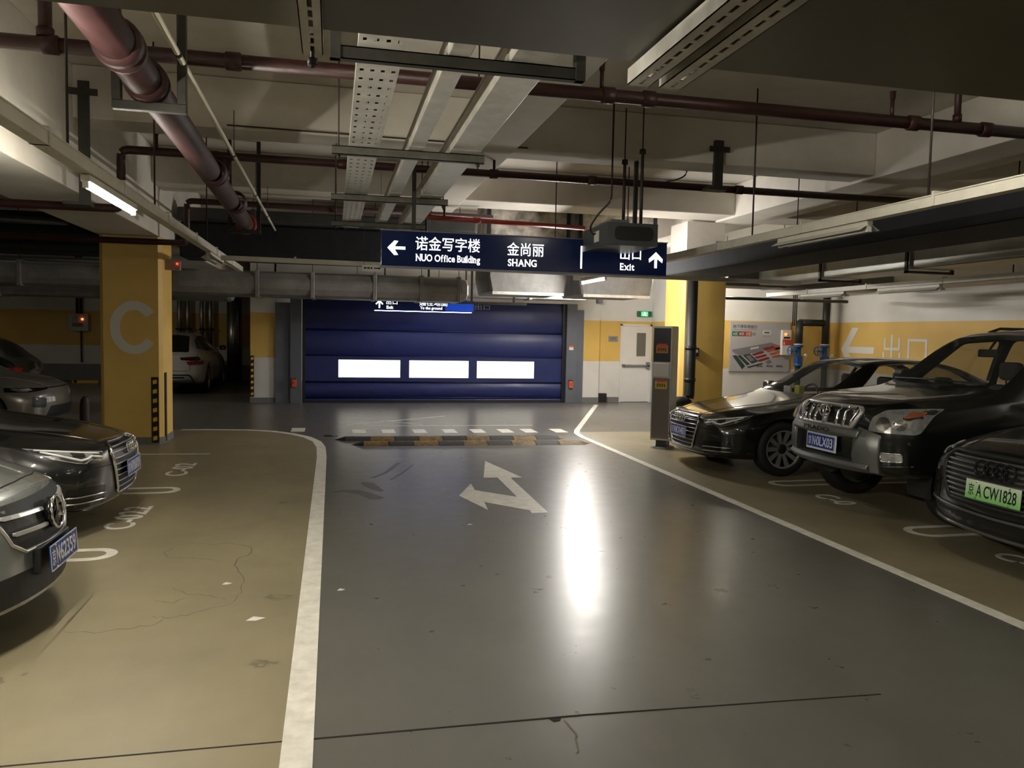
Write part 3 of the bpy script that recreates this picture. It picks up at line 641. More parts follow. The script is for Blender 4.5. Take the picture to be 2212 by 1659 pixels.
# ------------------------------------------------------------------ cars
M_TYRE = mat('tyre_rubber', (.012, .012, .012), .7, bump=.1, bscale=60)
M_RIM = mat('alloy_rim', (.50, .50, .485), .30, metal=.7)
M_DARKTRIM = mat('dark_trim', (.008, .008, .008), .5)
M_GLOSSBLK = mat('gloss_black_trim', (.006, .006, .007), .12)
M_CARGLASS = mat('tinted_car_glass', (.02, .022, .02), .03, alpha=.62, spec=.6)
M_CLEARGLASS = mat('clear_car_glass', (.05, .055, .05), .03, alpha=.22, spec=.6)
M_LAMPGLASS = mat('lamp_lens', (.10, .105, .10), .04, alpha=.16, spec=.7)
M_LAMPREF = mat('lamp_reflector', (.55, .56, .55), .22, metal=.35, noise=.5, nscale=16)
M_LAMPWHITE = mat('lamp_light_guide', (.75, .76, .72), .2)
M_AMBER = mat('amber_lens', (.45, .12, .03), .15)
M_REDLENS = mat('red_lens', (.25, .01, .012), .12)
M_CABIN = mat('cabin_plastic', (.02, .02, .02), .7)
M_SEAT = mat('seat_fabric', (.05, .048, .042), .8)
M_PLATEBLUE = mat('plate_blue', (.012, .05, .30), .35)
M_PLATEWHITE = mat('plate_lettering', (.75, .76, .78), .4)
def plate_green():
    m, nt, b = nodes_of('plate_green'); tc = nt.nodes.new('ShaderNodeTexCoord'); sp = nt.nodes.new('ShaderNodeSeparateXYZ'); r = nt.nodes.new('ShaderNodeValToRGB')
    nt.links.new(tc.outputs['Generated'], sp.inputs[0]); nt.links.new(sp.outputs['Z'], r.inputs['Fac']); nt.links.new(r.outputs['Color'], b.inputs['Base Color'])
    r.color_ramp.elements[0].color = (.16, .52, .10, 1); r.color_ramp.elements[1].color = (.62, .72, .55, 1); b.inputs['Roughness'].default_value = .4
    return m
M_PLATEGREEN = plate_green()
M_PLATEDARK = mat('plate_black_lettering', (.01, .02, .012), .4)
M_SEAM = mat('panel_gap', (.002, .002, .002), .9)
def paint(name, col, metal=.3, rough=.25): return mat(name, col, rough, metal=metal, coat=1.)
P_BLACK = paint('black_car_paint', (.0065, .0068, .0065), .2, .28)
P_DGREEN = paint('black_green_car_paint', (.006, .008, .007), .2, .28)
P_SILVER = paint('silver_grey_car_paint', (.27, .285, .275), .6, .26)
P_GREYCAR = paint('warm_grey_car_paint', (.20, .185, .155), .4, .3)
P_WHITE = paint('white_car_paint', (.55, .53, .50), .0, .25)

KEYS = ('x', 'zb', 'w', 'zs', 'ws', 'zt', 'wt', 'zr')
def section(r, ins=0.):
    zb, w, zs, ws, zt, wt, zr = r
    w -= ins; ws -= ins; wt = max(.05, wt-ins); zt -= ins; zr -= ins
    zs = min(zs, zr-.004)
    h = zs-zb
    return [(0, zb), (.45*w, zb), (.80*w, zb), (.955*w, zb+.02), (.99*w, zb+.10*h+.03), (w, zb+.42*h), (w, zb+.62*h), (.992*w+.0, zb+.82*h), (ws+.012, zs-.025), (ws, zs),
            (ws+(wt-ws)*.12, zs+(zr-zs)*.12), (ws+(wt-ws)*.5+.012, zs+(zr-zs)*.52), (wt+.006, zr-.012*(zr-zs)/.3), (wt-.03, zr+.3*(zt-zr)+.004), (.72*wt, zr+.62*(zt-zr)), (.36*wt, zr+.92*(zt-zr)), (0, zt)]
class Car:
    """a car is lofted from cross-sections along x (nose at 0, tail at +x); rakes bend the nose and tail faces"""
    def __init__(s, table, nose, tail, bow=(.28, 2.6), tbow=(.2, 2.6), noselen=1.0, taillen=.8, dense=56):
        T = np.array(table, float); s.T = T; s.L = T[-1, 0]; s.nose = nose; s.tail = tail; s.bow = bow; s.tbow = tbow; s.nl = noselen; s.tl = taillen; s.dense = dense
        s.wmax = T[:, 2].max()
    def row(s, x): return [float(pchip(s.T[:, 0], s.T[:, k], x)) for k in range(1, 8)]
    def dx(s, x, y, z):
        d = 0.
        if x < s.nl:
            f = (1-x/s.nl)**2
            d += f*(s.bow[0]*(abs(y)/s.wmax)**s.bow[1]+float(np.interp(z, [q[0] for q in s.nose], [q[1] for q in s.nose])))
        if x > s.L-s.tl:
            f = (1-(s.L-x)/s.tl)**2
            d -= f*(s.tbow[0]*(abs(y)/s.wmax)**s.tbow[1]+float(np.interp(z, [q[0] for q in s.tail], [q[1] for q in s.tail])))
        return d
    def loft(s, x0=0., x1=None, ins=0., zmin=None, n=None, sub=1):
        x1 = s.L if x1 is None else x1; n = n or s.dense
        t = np.linspace(0, 1, n)
        xs = x0+(x1-x0)*t
        rings = []
        for x in xs:
            r = s.row(x)
            if zmin is not None: r[0] = max(r[0], zmin)
            half = section(r, ins)
            ring = half+[(-y, z) for y, z in reversed(half[1:-1])]
            rings.append((x, ring))
        def capr(x, ring):
            zc = (ring[0][1]+ring[len(ring)//2][1])/2
            return [(x, [(y*k, zc+(z-zc)*k) for y, z in ring]) for k in (.94, .82, .62, .40, .18)]
        c0 = capr(*rings[0]); c1 = capr(*rings[-1])
        allr = list(reversed(c0))+rings+c1
        m = len(rings[0][1]); vs = []
        for x, ring in allr:
            for y, z in ring: vs.append((x+s.dx(x, y, z), y, z))
        fs = []
        for i in range(len(allr)-1):
            for k in range(m): fs.append((i*m+k, i*m+(k+1) % m, (i+1)*m+(k+1) % m, (i+1)*m+k))
        for base, sgn in ((0, 1), ((len(allr)-1)*m, -1)):
            zc = np.mean([vs[base+k] for k in range(m)], axis=0); vs.append(tuple(zc)); ci = len(vs)-1
            for k in range(m): fs.append((base+k, base+(k+1) % m, ci))
        me = bpy.data.meshes.new('loft'); me.from_pydata(vs, [], fs)
        bm = bmesh.new(); bm.from_mesh(me); bmesh.ops.recalc_face_normals(bm, faces=bm.faces); bm.to_mesh(me); bm.free()
        me.polygons.foreach_set('use_smooth', [True]*len(me.polygons))
        if sub:
            o = bpy.data.objects.new('tmp', me); COL.objects.link(o); o.modifiers.new('s', 'SUBSURF').levels = sub
            me = applied(o)
        return me
def applied(o):
    dg = bpy.context.evaluated_depsgraph_get(); dg.update()
    me = bpy.data.meshes.new_from_object(o.evaluated_get(dg)); bpy.data.objects.remove(o); return me
def cut(me, cutters):
    o = bpy.data.objects.new('tmp', me); COL.objects.link(o); tmp = []
    for c in cutters:
        co = bpy.data.objects.new('cut', c); COL.objects.link(co); tmp.append(co)
        b = o.modifiers.new('b', 'BOOLEAN'); b.operation = 'DIFFERENCE'; b.solver = 'EXACT'; b.object = co
    r = applied(o)
    for co in tmp: bpy.data.objects.remove(co)
    return r
def bvh_of(me): return BVHTree.FromPolygons([v.co[:] for v in me.vertices], [p.vertices[:] for p in me.polygons])
def poly_dense(poly, step=.02):
    out = []
    for a, b in zip(poly, poly[1:]+poly[:1]):
        n = max(1, int(math.hypot(b[0]-a[0], b[1]-a[1])/step))
        out += [(a[0]+(b[0]-a[0])*k/n, a[1]+(b[1]-a[1])*k/n) for k in range(n)]
    return out
def round_poly(poly, r, n=4):
    out = []; N = len(poly)
    for i in range(N):
        a, b, c = Vector(poly[i-1]), Vector(poly[i]), Vector(poly[(i+1) % N])
        rr = min(r, (a-b).length*.45, (c-b).length*.45)
        p = b+(a-b).normalized()*rr; q = b+(c-b).normalized()*rr
        for k in range(n+1):
            t = k/n; v = p*(1-t)**2+b*2*t*(1-t)+q*t*t; out.append((v.x, v.y))
    return out
FRONT = (Vector((-3, 0, 0)), Vector((0, 1, 0)), Vector((0, 0, 1)), Vector((1, 0, 0)))
REAR = (Vector((9, 0, 0)), Vector((0, 1, 0)), Vector((0, 0, 1)), Vector((-1, 0, 0)))
TOP = (Vector((0, 0, 4)), Vector((1, 0, 0)), Vector((0, 1, 0)), Vector((0, 0, -1)))
SIDEN = (Vector((0, -3, 0)), Vector((1, 0, 0)), Vector((0, 0, 1)), Vector((0, 1, 0)))
SIDEP = (Vector((0, 3, 0)), Vector((1, 0, 0)), Vector((0, 0, 1)), Vector((0, -1, 0)))
def view(az):
    """projection frame looking at the nose from az degrees to the +y side; u runs across, v is height"""
    a = math.radians(az); d = Vector((math.cos(a), -math.sin(a), 0))
    u = Vector((math.sin(a), math.cos(a), 0))
    return (-d*4, u, Vector((0, 0, 1)), d)
def patch(bvh, fr, poly, off=.004, depth=.012, grid=.05, smooth=True):
    """a panel with the given outline laid on the body: projected along the frame's direction, off proud of the surface, depth thick"""
    o, u, v, d = fr
    bm = bmesh.new(); bm.faces.new([bm.verts.new((p[0], p[1], 0)) for p in poly])
    xs = [p[0] for p in poly]; ys = [p[1] for p in poly]
    for lo, hi, ax in ((min(xs), max(xs), 0), (min(ys), max(ys), 1)):
        n = max(1, int((hi-lo)/grid))
        for k in range(1, n):
            c = [0, 0, 0]; c[ax] = lo+(hi-lo)*k/n; nn = [0, 0, 0]; nn[ax] = 1
            bmesh.ops.bisect_plane(bm, geom=bm.verts[:]+bm.edges[:]+bm.faces[:], plane_co=c, plane_no=nn)
    bmesh.ops.triangulate(bm, faces=[f for f in bm.faces if len(f.verts) > 4])
    miss = []
    last = None
    for w in bm.verts:
        q = o+u*w.co.x+v*w.co.y
        hit = bvh.ray_cast(q, d)
        if hit[0] is None:
            near = bvh.find_nearest(q+d*(3. if last is None else last)); p = near[0]; p = q+d*((p-q).dot(d))
        else: p = hit[0]; last = (p-q).dot(d)
        w.co = p-d*off
    r = bmesh.ops.extrude_face_region(bm, geom=bm.faces[:])
    for e in r['geom']:
        if isinstance(e, bmesh.types.BMVert): e.co += d*depth
    bmesh.ops.recalc_face_normals(bm, faces=bm.faces)
    me = bpy.data.meshes.new('patch'); bm.to_mesh(me); bm.free()
    return me
def on_body(bvh, fr, pts, off=.0):
    o, u, v, d = fr; out = []
    for p in pts:
        q = o+u*p[0]+v*p[1]; h = bvh.ray_cast(q, d)
        out.append((h[0] if h[0] is not None else bvh.find_nearest(q+d*3)[0])-d*off)
    return out
def dense_path(pts, step=.04):
    out = []
    for a, b in zip(pts, pts[1:]):
        n = max(1, int(math.hypot(b[0]-a[0], b[1]-a[1])/step))
        out += [(a[0]+(b[0]-a[0])*k/n, a[1]+(b[1]-a[1])*k/n) for k in range(n)]
    return out+[pts[-1]]
def strip(bvh, fr, pts, r, off=.0, closed=False, n=6, step=.04):
    if closed: pts = list(pts)+[pts[0]]
    return MB().tube(on_body(bvh, fr, dense_path(pts, step), off), r, n)
def mirror(poly): return [(-a, b) for a, b in reversed(poly)]
def prism_mesh(poly, o, ax, ay, az): return MB().prism(poly, o, ax, ay, az).mesh('cutter')
def cyl_mesh(x, z, r, y0, y1, n=40): return MB().lathe([(0, y0), (r, y0), (r, y1), (0, y1)], (x, 0, z), (0, 1, 0), n).mesh('cutter')

_WH = {}
def wheel_meshes(r, style):
    k = (r, style)
    if k in _WH: return _WH[k]
    w = .115
    tyre = MB().lathe([(r*.68, -w*.85), (r*.72, -w), (r*.90, -w*1.02), (r*.975, -w*.86), (r, -w*.6), (r, w*.6), (r*.975, w*.86), (r*.90, w*1.02), (r*.72, w), (r*.68, w*.85)], (0, 0, 0), (0, 1, 0), 44).mesh('tyre')
    rim = MB().lathe([(r*.70, -w*.95), (r*.66, -w*.93), (r*.635, -w*.7), (r*.62, w*.2), (r*.66, w*.9)], (0, 0, 0), (0, 1, 0), 40).lathe([(r*.64, w*.1), (0, w*.1)], (0, 0, 0), (0, 1, 0), 40)
    rim = rim.mesh('rim')
    sp = MB(); n = 10 if style == 'ten' else 5
    for q in range(n):
        a = 2*PI*q/n; ca, sa = math.cos(a), math.sin(a)
        def P(rad, tn, y): return (rad*ca-tn*sa, y, rad*sa+tn*ca)
        r0, r1 = r*.14, r*.655; wa, wb = (.020, .030) if style == 'ten' else (.032, .05)
        y0, y1 = -w*.62, -w*.84
        sp.add([P(r0, -wa, y0), P(r0, wa, y0), P(r1, wb, y1), P(r1, -wb, y1), P(r0, -wa*.7, y0+.03), P(r0, wa*.7, y0+.03), P(r1, wb*.7, y1+.04), P(r1, -wb*.7, y1+.04)], [(0, 1, 2, 3), (4, 5, 6, 7), (0, 1, 5, 4), (1, 2, 6, 5), (2, 3, 7, 6), (3, 0, 4, 7)])
    sp.lathe([(r*.705, -w*.97), (r*.68, -w*.99), (r*.635, -w*.86)], (0, 0, 0), (0, 1, 0), 40)
    sp = sp.mesh('spokes')
    hub = MB().lathe([(0, -w*.74), (r*.13, -w*.72), (r*.19, -w*.62), (r*.19, 0)], (0, 0, 0), (0, 1, 0), 20).mesh('hub_cap')
    disc = MB().lathe([(0, -w*.25), (r*.5, -w*.25), (r*.5, -w*.1), (0, -w*.1)], (0, 0, 0), (0, 1, 0), 30).mesh('brake_disc')
    tyre.materials.append(M_TYRE); rim.materials.append(M_DARKTRIM if style == 'ten' else M_RIM); sp.materials.append(M_RIM); hub.materials.append(M_DARKTRIM); disc.materials.append(M_STRUT)
    _WH[k] = (tyre, rim, sp, hub, disc); return _WH[k]
def add_wheels(root, spots, r, style='ten'):
    me = wheel_meshes(r, style)
    for x, y in spots:
        wh = link('wheel', me[0], None, root); wh.location = (x, y, r)
        if y > 0: wh.rotation_euler = (0, 0, PI)
        for nm, m in zip(('rim', 'spokes', 'hub_cap', 'brake_disc'), me[1:]): link(nm, m, None, wh)
def plate(root, txt, c, tilt, green=False, surround=None, yaw=0.):
    """number plate facing -x at local c, leaning back by tilt radians"""
    w, h = (.48, .14) if green else (.44, .14)
    s, k = math.sin(tilt), math.cos(tilt)
    ax = Vector((math.sin(yaw), -math.cos(yaw), 0)); up = Vector((s, 0, k)); nrm = ax.cross(up)
    c = Vector(c)
    def slab(w, h, t, o, m, nm, par, bev=.004):
        q = MB().obox(o-ax*w/2-up*h/2-nrm*t, ax*w, up*h, nrm*t).build(nm, m, par); q.modifiers.new('b', 'BEVEL').width = bev; return q
    p = slab(w, h, .006, c, M_PLATEGREEN if green else M_PLATEBLUE, 'number_plate', root, .002)
    ink = M_PLATEDARK if green else M_PLATEWHITE
    head, tail = txt
    for t, u, ww, hh, f in ((head[0], -.36*w*1.08, .05, .088, .006), (head[1], -.235*w*1.02, .047, .09, .012), (tail, .13*w+.004, w*.58, .09, .012)):
        if t is None:
            mb = MB()
            for q in range(5):
                for du in (-.016, .016): mb.obox(c+ax*(.13*w+(q-2)*.052+du-.004)-up*.045+nrm*.0012, ax*.008, up*.09, nrm*.001)
                mb.obox(c+ax*(.13*w+(q-2)*.052-.016)+up*(.03-.025*(q % 3))+nrm*.0012, ax*.032, up*.01, nrm*.001)
            mb.build('worn_characters', ink, p); continue
        lettering('lettering', t, c+ax*u+nrm*.0012, ax, up, w=ww, h=hh, material=ink, parent=p, offset=f)
    if not green:
        lettering('lettering', '·', c+ax*(-.155*w)+nrm*.0012, ax, up, w=.014, h=.014, material=ink, parent=p)
        e = .006
        mb = MB()
        for o, a, b in ((c-ax*w/2-up*h/2, ax*w, up*e), (c-ax*w/2+up*(h/2-e), ax*w, up*e), (c-ax*w/2-up*h/2, ax*e, up*h), (c+ax*(w/2-e)-up*h/2, ax*e, up*h)): mb.obox(o+nrm*.0005, a, b, nrm*.001)
        mb.build('plate_border', ink, p)
    for sx in (-1, 1):
        for sz in (-1, 1): MB().lathe([(0, .004), (.006, .003), (.008, 0)], c+ax*sx*w*.3+up*sz*h*.42, nrm, 8).build('plate_screw', M_CHROME, p)
    if surround is not None: slab(w+.03, h+.03, .012, c-nrm*.005, surround, 'plate_frame', root)
    return p
def rings_badge(root, c, nrm_tilt, r, m, name='ring_badge', tube=.008, yaw=0):
    up = Vector((math.sin(nrm_tilt), 0, math.cos(nrm_tilt))); ax = Vector((0, -1, 0)); n = ax.cross(up); c = Vector(c)
    b = None
    for k in range(4):
        o = c+ax*(k-1.5)*r*1.45
        pts = [o+(ax*math.cos(a)+up*math.sin(a))*r+n*.008 for a in np.linspace(0, 2*PI, 25)]
        q = MB().tube(pts, tube, 8, cap=False).build(name if b is None else 'ring', m, root if b is None else b)
        b = b or q
    return b
def cabin(root, x0, x1, w, zf, seats=True, driver=1):
    """dashboard, seats, wheel and mirror seen through the glass"""
    MB().box((x0, -w, zf-.5), (x0+.35, w, zf-.03), .05).build('dashboard', M_CABIN, root)
    for row, xx in enumerate((x0+1.05, x0+1.95)):
        for y in (-.38, .38):
            st = MB().box((xx-.05, y-.24, zf-.6), (xx+.15, y+.24, zf+.02), .07).build('seat', M_SEAT, root)
            MB().box((xx+.0, y-.13, zf+.07), (xx+.1, y+.13, zf+.27), .04).tube([(xx+.05, y-.06, zf-.02), (xx+.05, y-.06, zf+.1)], .008, 6).tube([(xx+.05, y+.06, zf-.02), (xx+.05, y+.06, zf+.1)], .008, 6).build('headrest', M_SEAT, st)
    pts = [(x0+.48+.05*math.sin(a), driver*.38+.19*math.cos(a), zf-.05+.17*math.sin(a)) for a in np.linspace(0, 2*PI, 25)]
    MB().tube(pts, .014, 8).build('steering_wheel', M_CABIN, root)
def finish_body(root, car, m, cutters, fill=True):
    me = car.loft(); bvh = bvh_of(me)
    me2 = cut(me, cutters) if cutters else me
    for p in me2.polygons: p.use_smooth = True
    me2.materials.clear()
    o = link('body', me2, m, root)
    try:
        me2.set_sharp_from_angle(angle=math.radians(38))
    except Exception: pass
    return o, bvh
def add(root, name, me, m, parent=None, **kw): return link(name, me, m, parent or root, **kw)

def sedan_table(L=4.9, H=1.455, W=.935, z0=.70, hood=.93, deck=1.02, dz=0.):
    k = L/4.9; s = W/.935; h = H/1.455
    R = [(0.00, .22, .78, .60, .70, z0, .46, z0-.03), (.06, .20, .83, .635, .755, z0+.025, .50, z0), (.25, .19, .88, .685, .815, z0+.075, .56, z0+.05), (.55, .18, .915, .745, .85, z0+.125, .60, z0+.10),
         (.95, .17, .932, .81, .865, z0+.175, .635, z0+.15), (1.3, .17, .935, .865, .865, hood+.005, .65, hood-.02), (1.47, .17, .935, .885, .86, hood+.055, .655, hood+.035), (1.62, .17, .935, .90, .857, hood+.14, .65, hood+.105), (1.85, .17, .935, .915, .855, 1.19*h, .625, 1.14*h), (2.15, .17, .935, .93, .853, 1.36*h, .59, 1.30*h),
         (2.4, .17, .935, .94, .85, 1.43*h, .57, 1.375*h), (2.75, .17, .935, .945, .85, H, .56, 1.40*h), (3.25, .17, .935, .95, .85, 1.445*h, .555, 1.385*h), (3.7, .18, .935, .955, .845, 1.37*h, .56, 1.315*h), (4.1, .19, .925, .955, .83, 1.21*h, .585, 1.16*h), (4.4, .22, .905, .95, .81, deck+.04, .61, deck+.01), (4.7, .26, .87, .92, .77, deck+.01, .6, deck-.02), (4.9, .32, .80, .84, .70, deck-.06, .52, deck-.10)]
    return [(x*k, zb, w*s, zs, ws*s, zt, wt*s, zr) for x, zb, w, zs, ws, zt, wt, zr in R]
def sedan(name, label, loc, rz, pm, style, tab, front, wheel_r=.335, wheel_x=(.92, 3.83), wy=.80, glass=None, interior=True, bow=(.30, 2.5), nose=None, wheels='ten', cutw=True):
    root = thing(name, label, 'car', loc, rz)
    nose = nose or [(.18, .07), (.24, .03), (.36, .01), (.50, 0), (.60, .005), (.70, .05), (.78, .10)]
    car = Car(tab, nose, [(.3, .06), (.5, .0), (.8, .0), (.95, .03), (1.05, .08)], bow=bow)
    L = car.L; k = L/4.9; W = car.wmax; H = max(r[5] for r in tab)
    ws_poly = round_poly([(1.50*k, -.70), (1.44*k, -.35), (1.43*k, 0), (1.44*k, .35), (1.50*k, .70), (2.24*k, .565), (2.30*k, 0), (2.24*k, -.565)], .06)
    rw_poly = round_poly([(3.56*k, -.50), (3.5*k, 0), (3.56*k, .50), (4.28*k, .60), (4.33*k, 0), (4.28*k, -.60)], .06)
    zb = .985 if H < 1.5 else 1.03
    sw_poly = round_poly([(1.95*k, zb-.02), (2.45*k, H-.105), (2.80*k, H-.075), (3.2*k, H-.085), (3.62*k, H-.17), (4.02*k, zb+.05), (3.9*k, zb+.01), (2.8*k, zb-.015)], .05)
    cutters = []
    if interior:
        cav = car.loft(x0=1.56*k, x1=4.2*k, ins=.05, zmin=.78, n=26, sub=1)
        cutters.append(cav)
        cutters.append(prism_mesh(ws_poly, (0, 0, .95), (1, 0, 0), (0, 1, 0), (0, 0, 1)))
        cutters.append(prism_mesh(rw_poly, (0, 0, 1.06), (1, 0, 0), (0, 1, 0), (0, 0, 1)))
        cutters.append(prism_mesh(sw_poly, (0, -1.5, 0), (1, 0, 0), (0, 0, 1), (0, 3, 0)))
    if cutw:
        for wx in wheel_x:
            for sgn in (-1, 1): cutters.append(cyl_mesh(wx, wheel_r-.005, wheel_r+.045, *sorted((sgn*.55, sgn*1.3))))
    body, bvh = finish_body(root, car, pm, cutters)
    g = glass or M_CARGLASS
    add(root, 'windscreen', patch(bvh, TOP, ws_poly, .001, .006), g)
    add(root, 'rear_window', patch(bvh, TOP, rw_poly, .001, .006), g)
    for fr in (SIDEN, SIDEP):
        add(root, 'side_window', patch(bvh, fr, sw_poly, .001, .006), g)
        a = MB(); 
        px_ = 2.98*k
        add(root, 'door_pillar', patch(bvh, fr, [(px_-.04, zb-.02), (px_+.03, H-.085), (px_+.07, H-.085), (px_+.02, zb-.02)], .004, .02), M_GLOSSBLK)
        add(root, 'window_trim', strip(bvh, fr, sw_poly, .006, .0, True).mesh('trim'), M_CHROME if style in ('rings', 'star') else M_GLOSSBLK)
        for hx in (2.75*k, 3.75*k): add(root, 'door_handle', patch(bvh, fr, round_poly([(hx, .80), (hx+.2, .81), (hx+.2, .84), (hx, .83)], .012), .022, .02), pm)
        for pth in ([(1.72*k, .93), (1.66*k, .6), (1.8*k, .26)], [(2.93*k, .95), (2.92*k, .6), (2.95*k, .25)], [(4.0*k, .97), (3.75*k, .72), (3.5*k, .4), (3.45*k, .26)], [(1.72*k, .27), (3.5*k, .27)]):
            add(root, 'panel_seam', strip(bvh, fr, pth, .004, -.001).mesh('seam'), M_SEAM)
    if interior: cabin(root, 1.62*k, 4*k, .6, .93)
    if cutw:
        for wx in wheel_x:
            for sgn in (-1, 1): MB().lathe([(wheel_r+.04, 0), (wheel_r+.04, .3*sgn*-1), (0, .3*sgn*-1)], (wx, sgn*.86, wheel_r-.005), (0, 1, 0), 20, a0=PI*.92, a1=PI*2.08).build('wheel_liner', M_DARKTRIM, root)
    add_wheels(root, [(wx, s*wy) for wx in wheel_x for s in (-1, 1)], wheel_r, wheels)
    for s in (-1, 1):
        mir = MB().box((1.78*k, s*(W-.02), .93), (1.95*k, s*(W+.17), 1.06), .045).build('side_mirror', pm, root)
        MB().box((1.945*k, s*(W+.01), .945), (1.955*k, s*(W+.155), 1.045), .004).build('mirror_glass', M_CHROME, mir)
    front(root, car, bvh, body)
    return root
# ---- noses and tails
def hood_lines(root, bvh, x0, y0, x1, y1, pm, crease=True, k=1.):
    for s in (-1, 1):
        add(root, 'hood_seam', strip(bvh, TOP, [(x0, s*y0), (x0+.4, s*(y0+(y1-y0)*.55)), (x1, s*y1)], .004, -.001).mesh('seam'), M_SEAM)
        if crease: add(root, 'hood_crease', strip(bvh, TOP, [(x0+.02, s*(y0-.12)), (x0+.45, s*(y0-.02)), (x1-.05, s*(y1-.13))], .009, -.005, n=8).mesh('crease'), pm)
def slats(bvh, poly, zs, r, off, name, root, m, par, yc=0.):
    """horizontal bars clipped to the outline poly"""
    for z in zs:
        xs = []
        for a, b in zip(poly, poly[1:]+poly[:1]):
            if (a[1]-z)*(b[1]-z) < 0: xs.append(a[0]+(b[0]-a[0])*(z-a[1])/(b[1]-a[1]))
        if len(xs) < 2: continue
        add(root, name, strip(bvh, FRONT, [(min(xs)+.012, z), (max(xs)-.012, z)], r, off, n=6).mesh(name), m, par)
def front_rings(txt, dark=False):
    def f(root, car, bvh, body):
        pm = body.data.materials[0]
        G = round_poly([(-.31, .715), (.31, .715), (.40, .655), (.395, .56), (.285, .285), (-.285, .285), (-.395, .56), (-.40, .655)], .05)
        g = add(root, 'grille', patch(bvh, FRONT, G, .008, .03, .06), M_DARKTRIM)
        slats(bvh, G, [.335, .385, .435, .485, .535, .585, .635, .68], .0055, .012, 'grille_slat', root, M_RIM, g)
        add(root, 'grille_frame', strip(bvh, FRONT, G, .013, .012, True, 8, .05).mesh('frame'), M_CHROME, g)
        rings_badge(root, on_body(bvh, FRONT, [(0, .645)], .03)[0], .15, .043, M_CHROME, tube=.0075)
        plate(root, txt, on_body(bvh, FRONT, [(0, .475)], .04)[0], .05)
        for s in (-1, 1):
            fr = view(40*s)
            P = [(.425, .665), (.70, .70), (.985, .742), (.96, .715), (.84, .648), (.70, .607), (.63, .597), (.575, .618), (.48, .602), (.42, .625)]
            P = P if s > 0 else mirror(P)
            hl = add(root, 'headlight', patch(bvh, fr, P, .004, .02, .05), M_LAMPREF)
            q = [(.90, .71), (.66, .625), (.60, .63), (.55, .645), (.45, .625)]
            add(root, 'light_guide', strip(bvh, fr, q if s > 0 else [(-a, b) for a, b in q], .011, .006).mesh('guide'), M_LAMPWHITE, hl)
            q = [(.47, .655), (.93, .725)]
            add(root, 'light_guide', strip(bvh, fr, q if s > 0 else [(-a, b) for a, b in q], .008, .006).mesh('guide'), M_LAMPWHITE, hl)
            q = round_poly([(.60, .648), (.70, .655), (.70, .69), (.60, .682)], .012); q = q if s > 0 else mirror(q)
            add(root, 'projector', patch(bvh, fr, q, .008, .01), M_GLOSSBLK, hl)
            add(root, 'lens', patch(bvh, fr, P, .014, .004, .05), M_LAMPGLASS, hl)
            fi = view(30*s)
            I = round_poly([(.46, .40), (.84, .42), (.86, .25), (.46, .245)], .02); I = I if s > 0 else mirror(I)
            it = add(root, 'side_intake', patch(bvh, fi, I, .004, .02), M_GLOSSBLK)
            for z in (.285, .335): 
                q = [(.46, z), (.86, z+.015)]; q = q if s > 0 else [(-a, b) for a, b in q]
                add(root, 'intake_strip', strip(bvh, fi, q, .007, .012).mesh('strip'), M_CHROME, it)
            q = [(.32, .545), (.62, .55), (.84, .57)]; q = q if s > 0 else [(-a, b) for a, b in q]
            add(root, 'bumper_seam', strip(bvh, fi, q, .003, -.001).mesh('seam'), M_SEAM)
        q = [(-.80, .235), (-.5, .205), (.5, .205), (.80, .235)]
        add(root, 'front_lip', strip(bvh, FRONT, q, .014, .006).mesh('lip'), M_GLOSSBLK)
        hood_lines(root, bvh, .14, .44, 1.42, .70, pm)
    return f
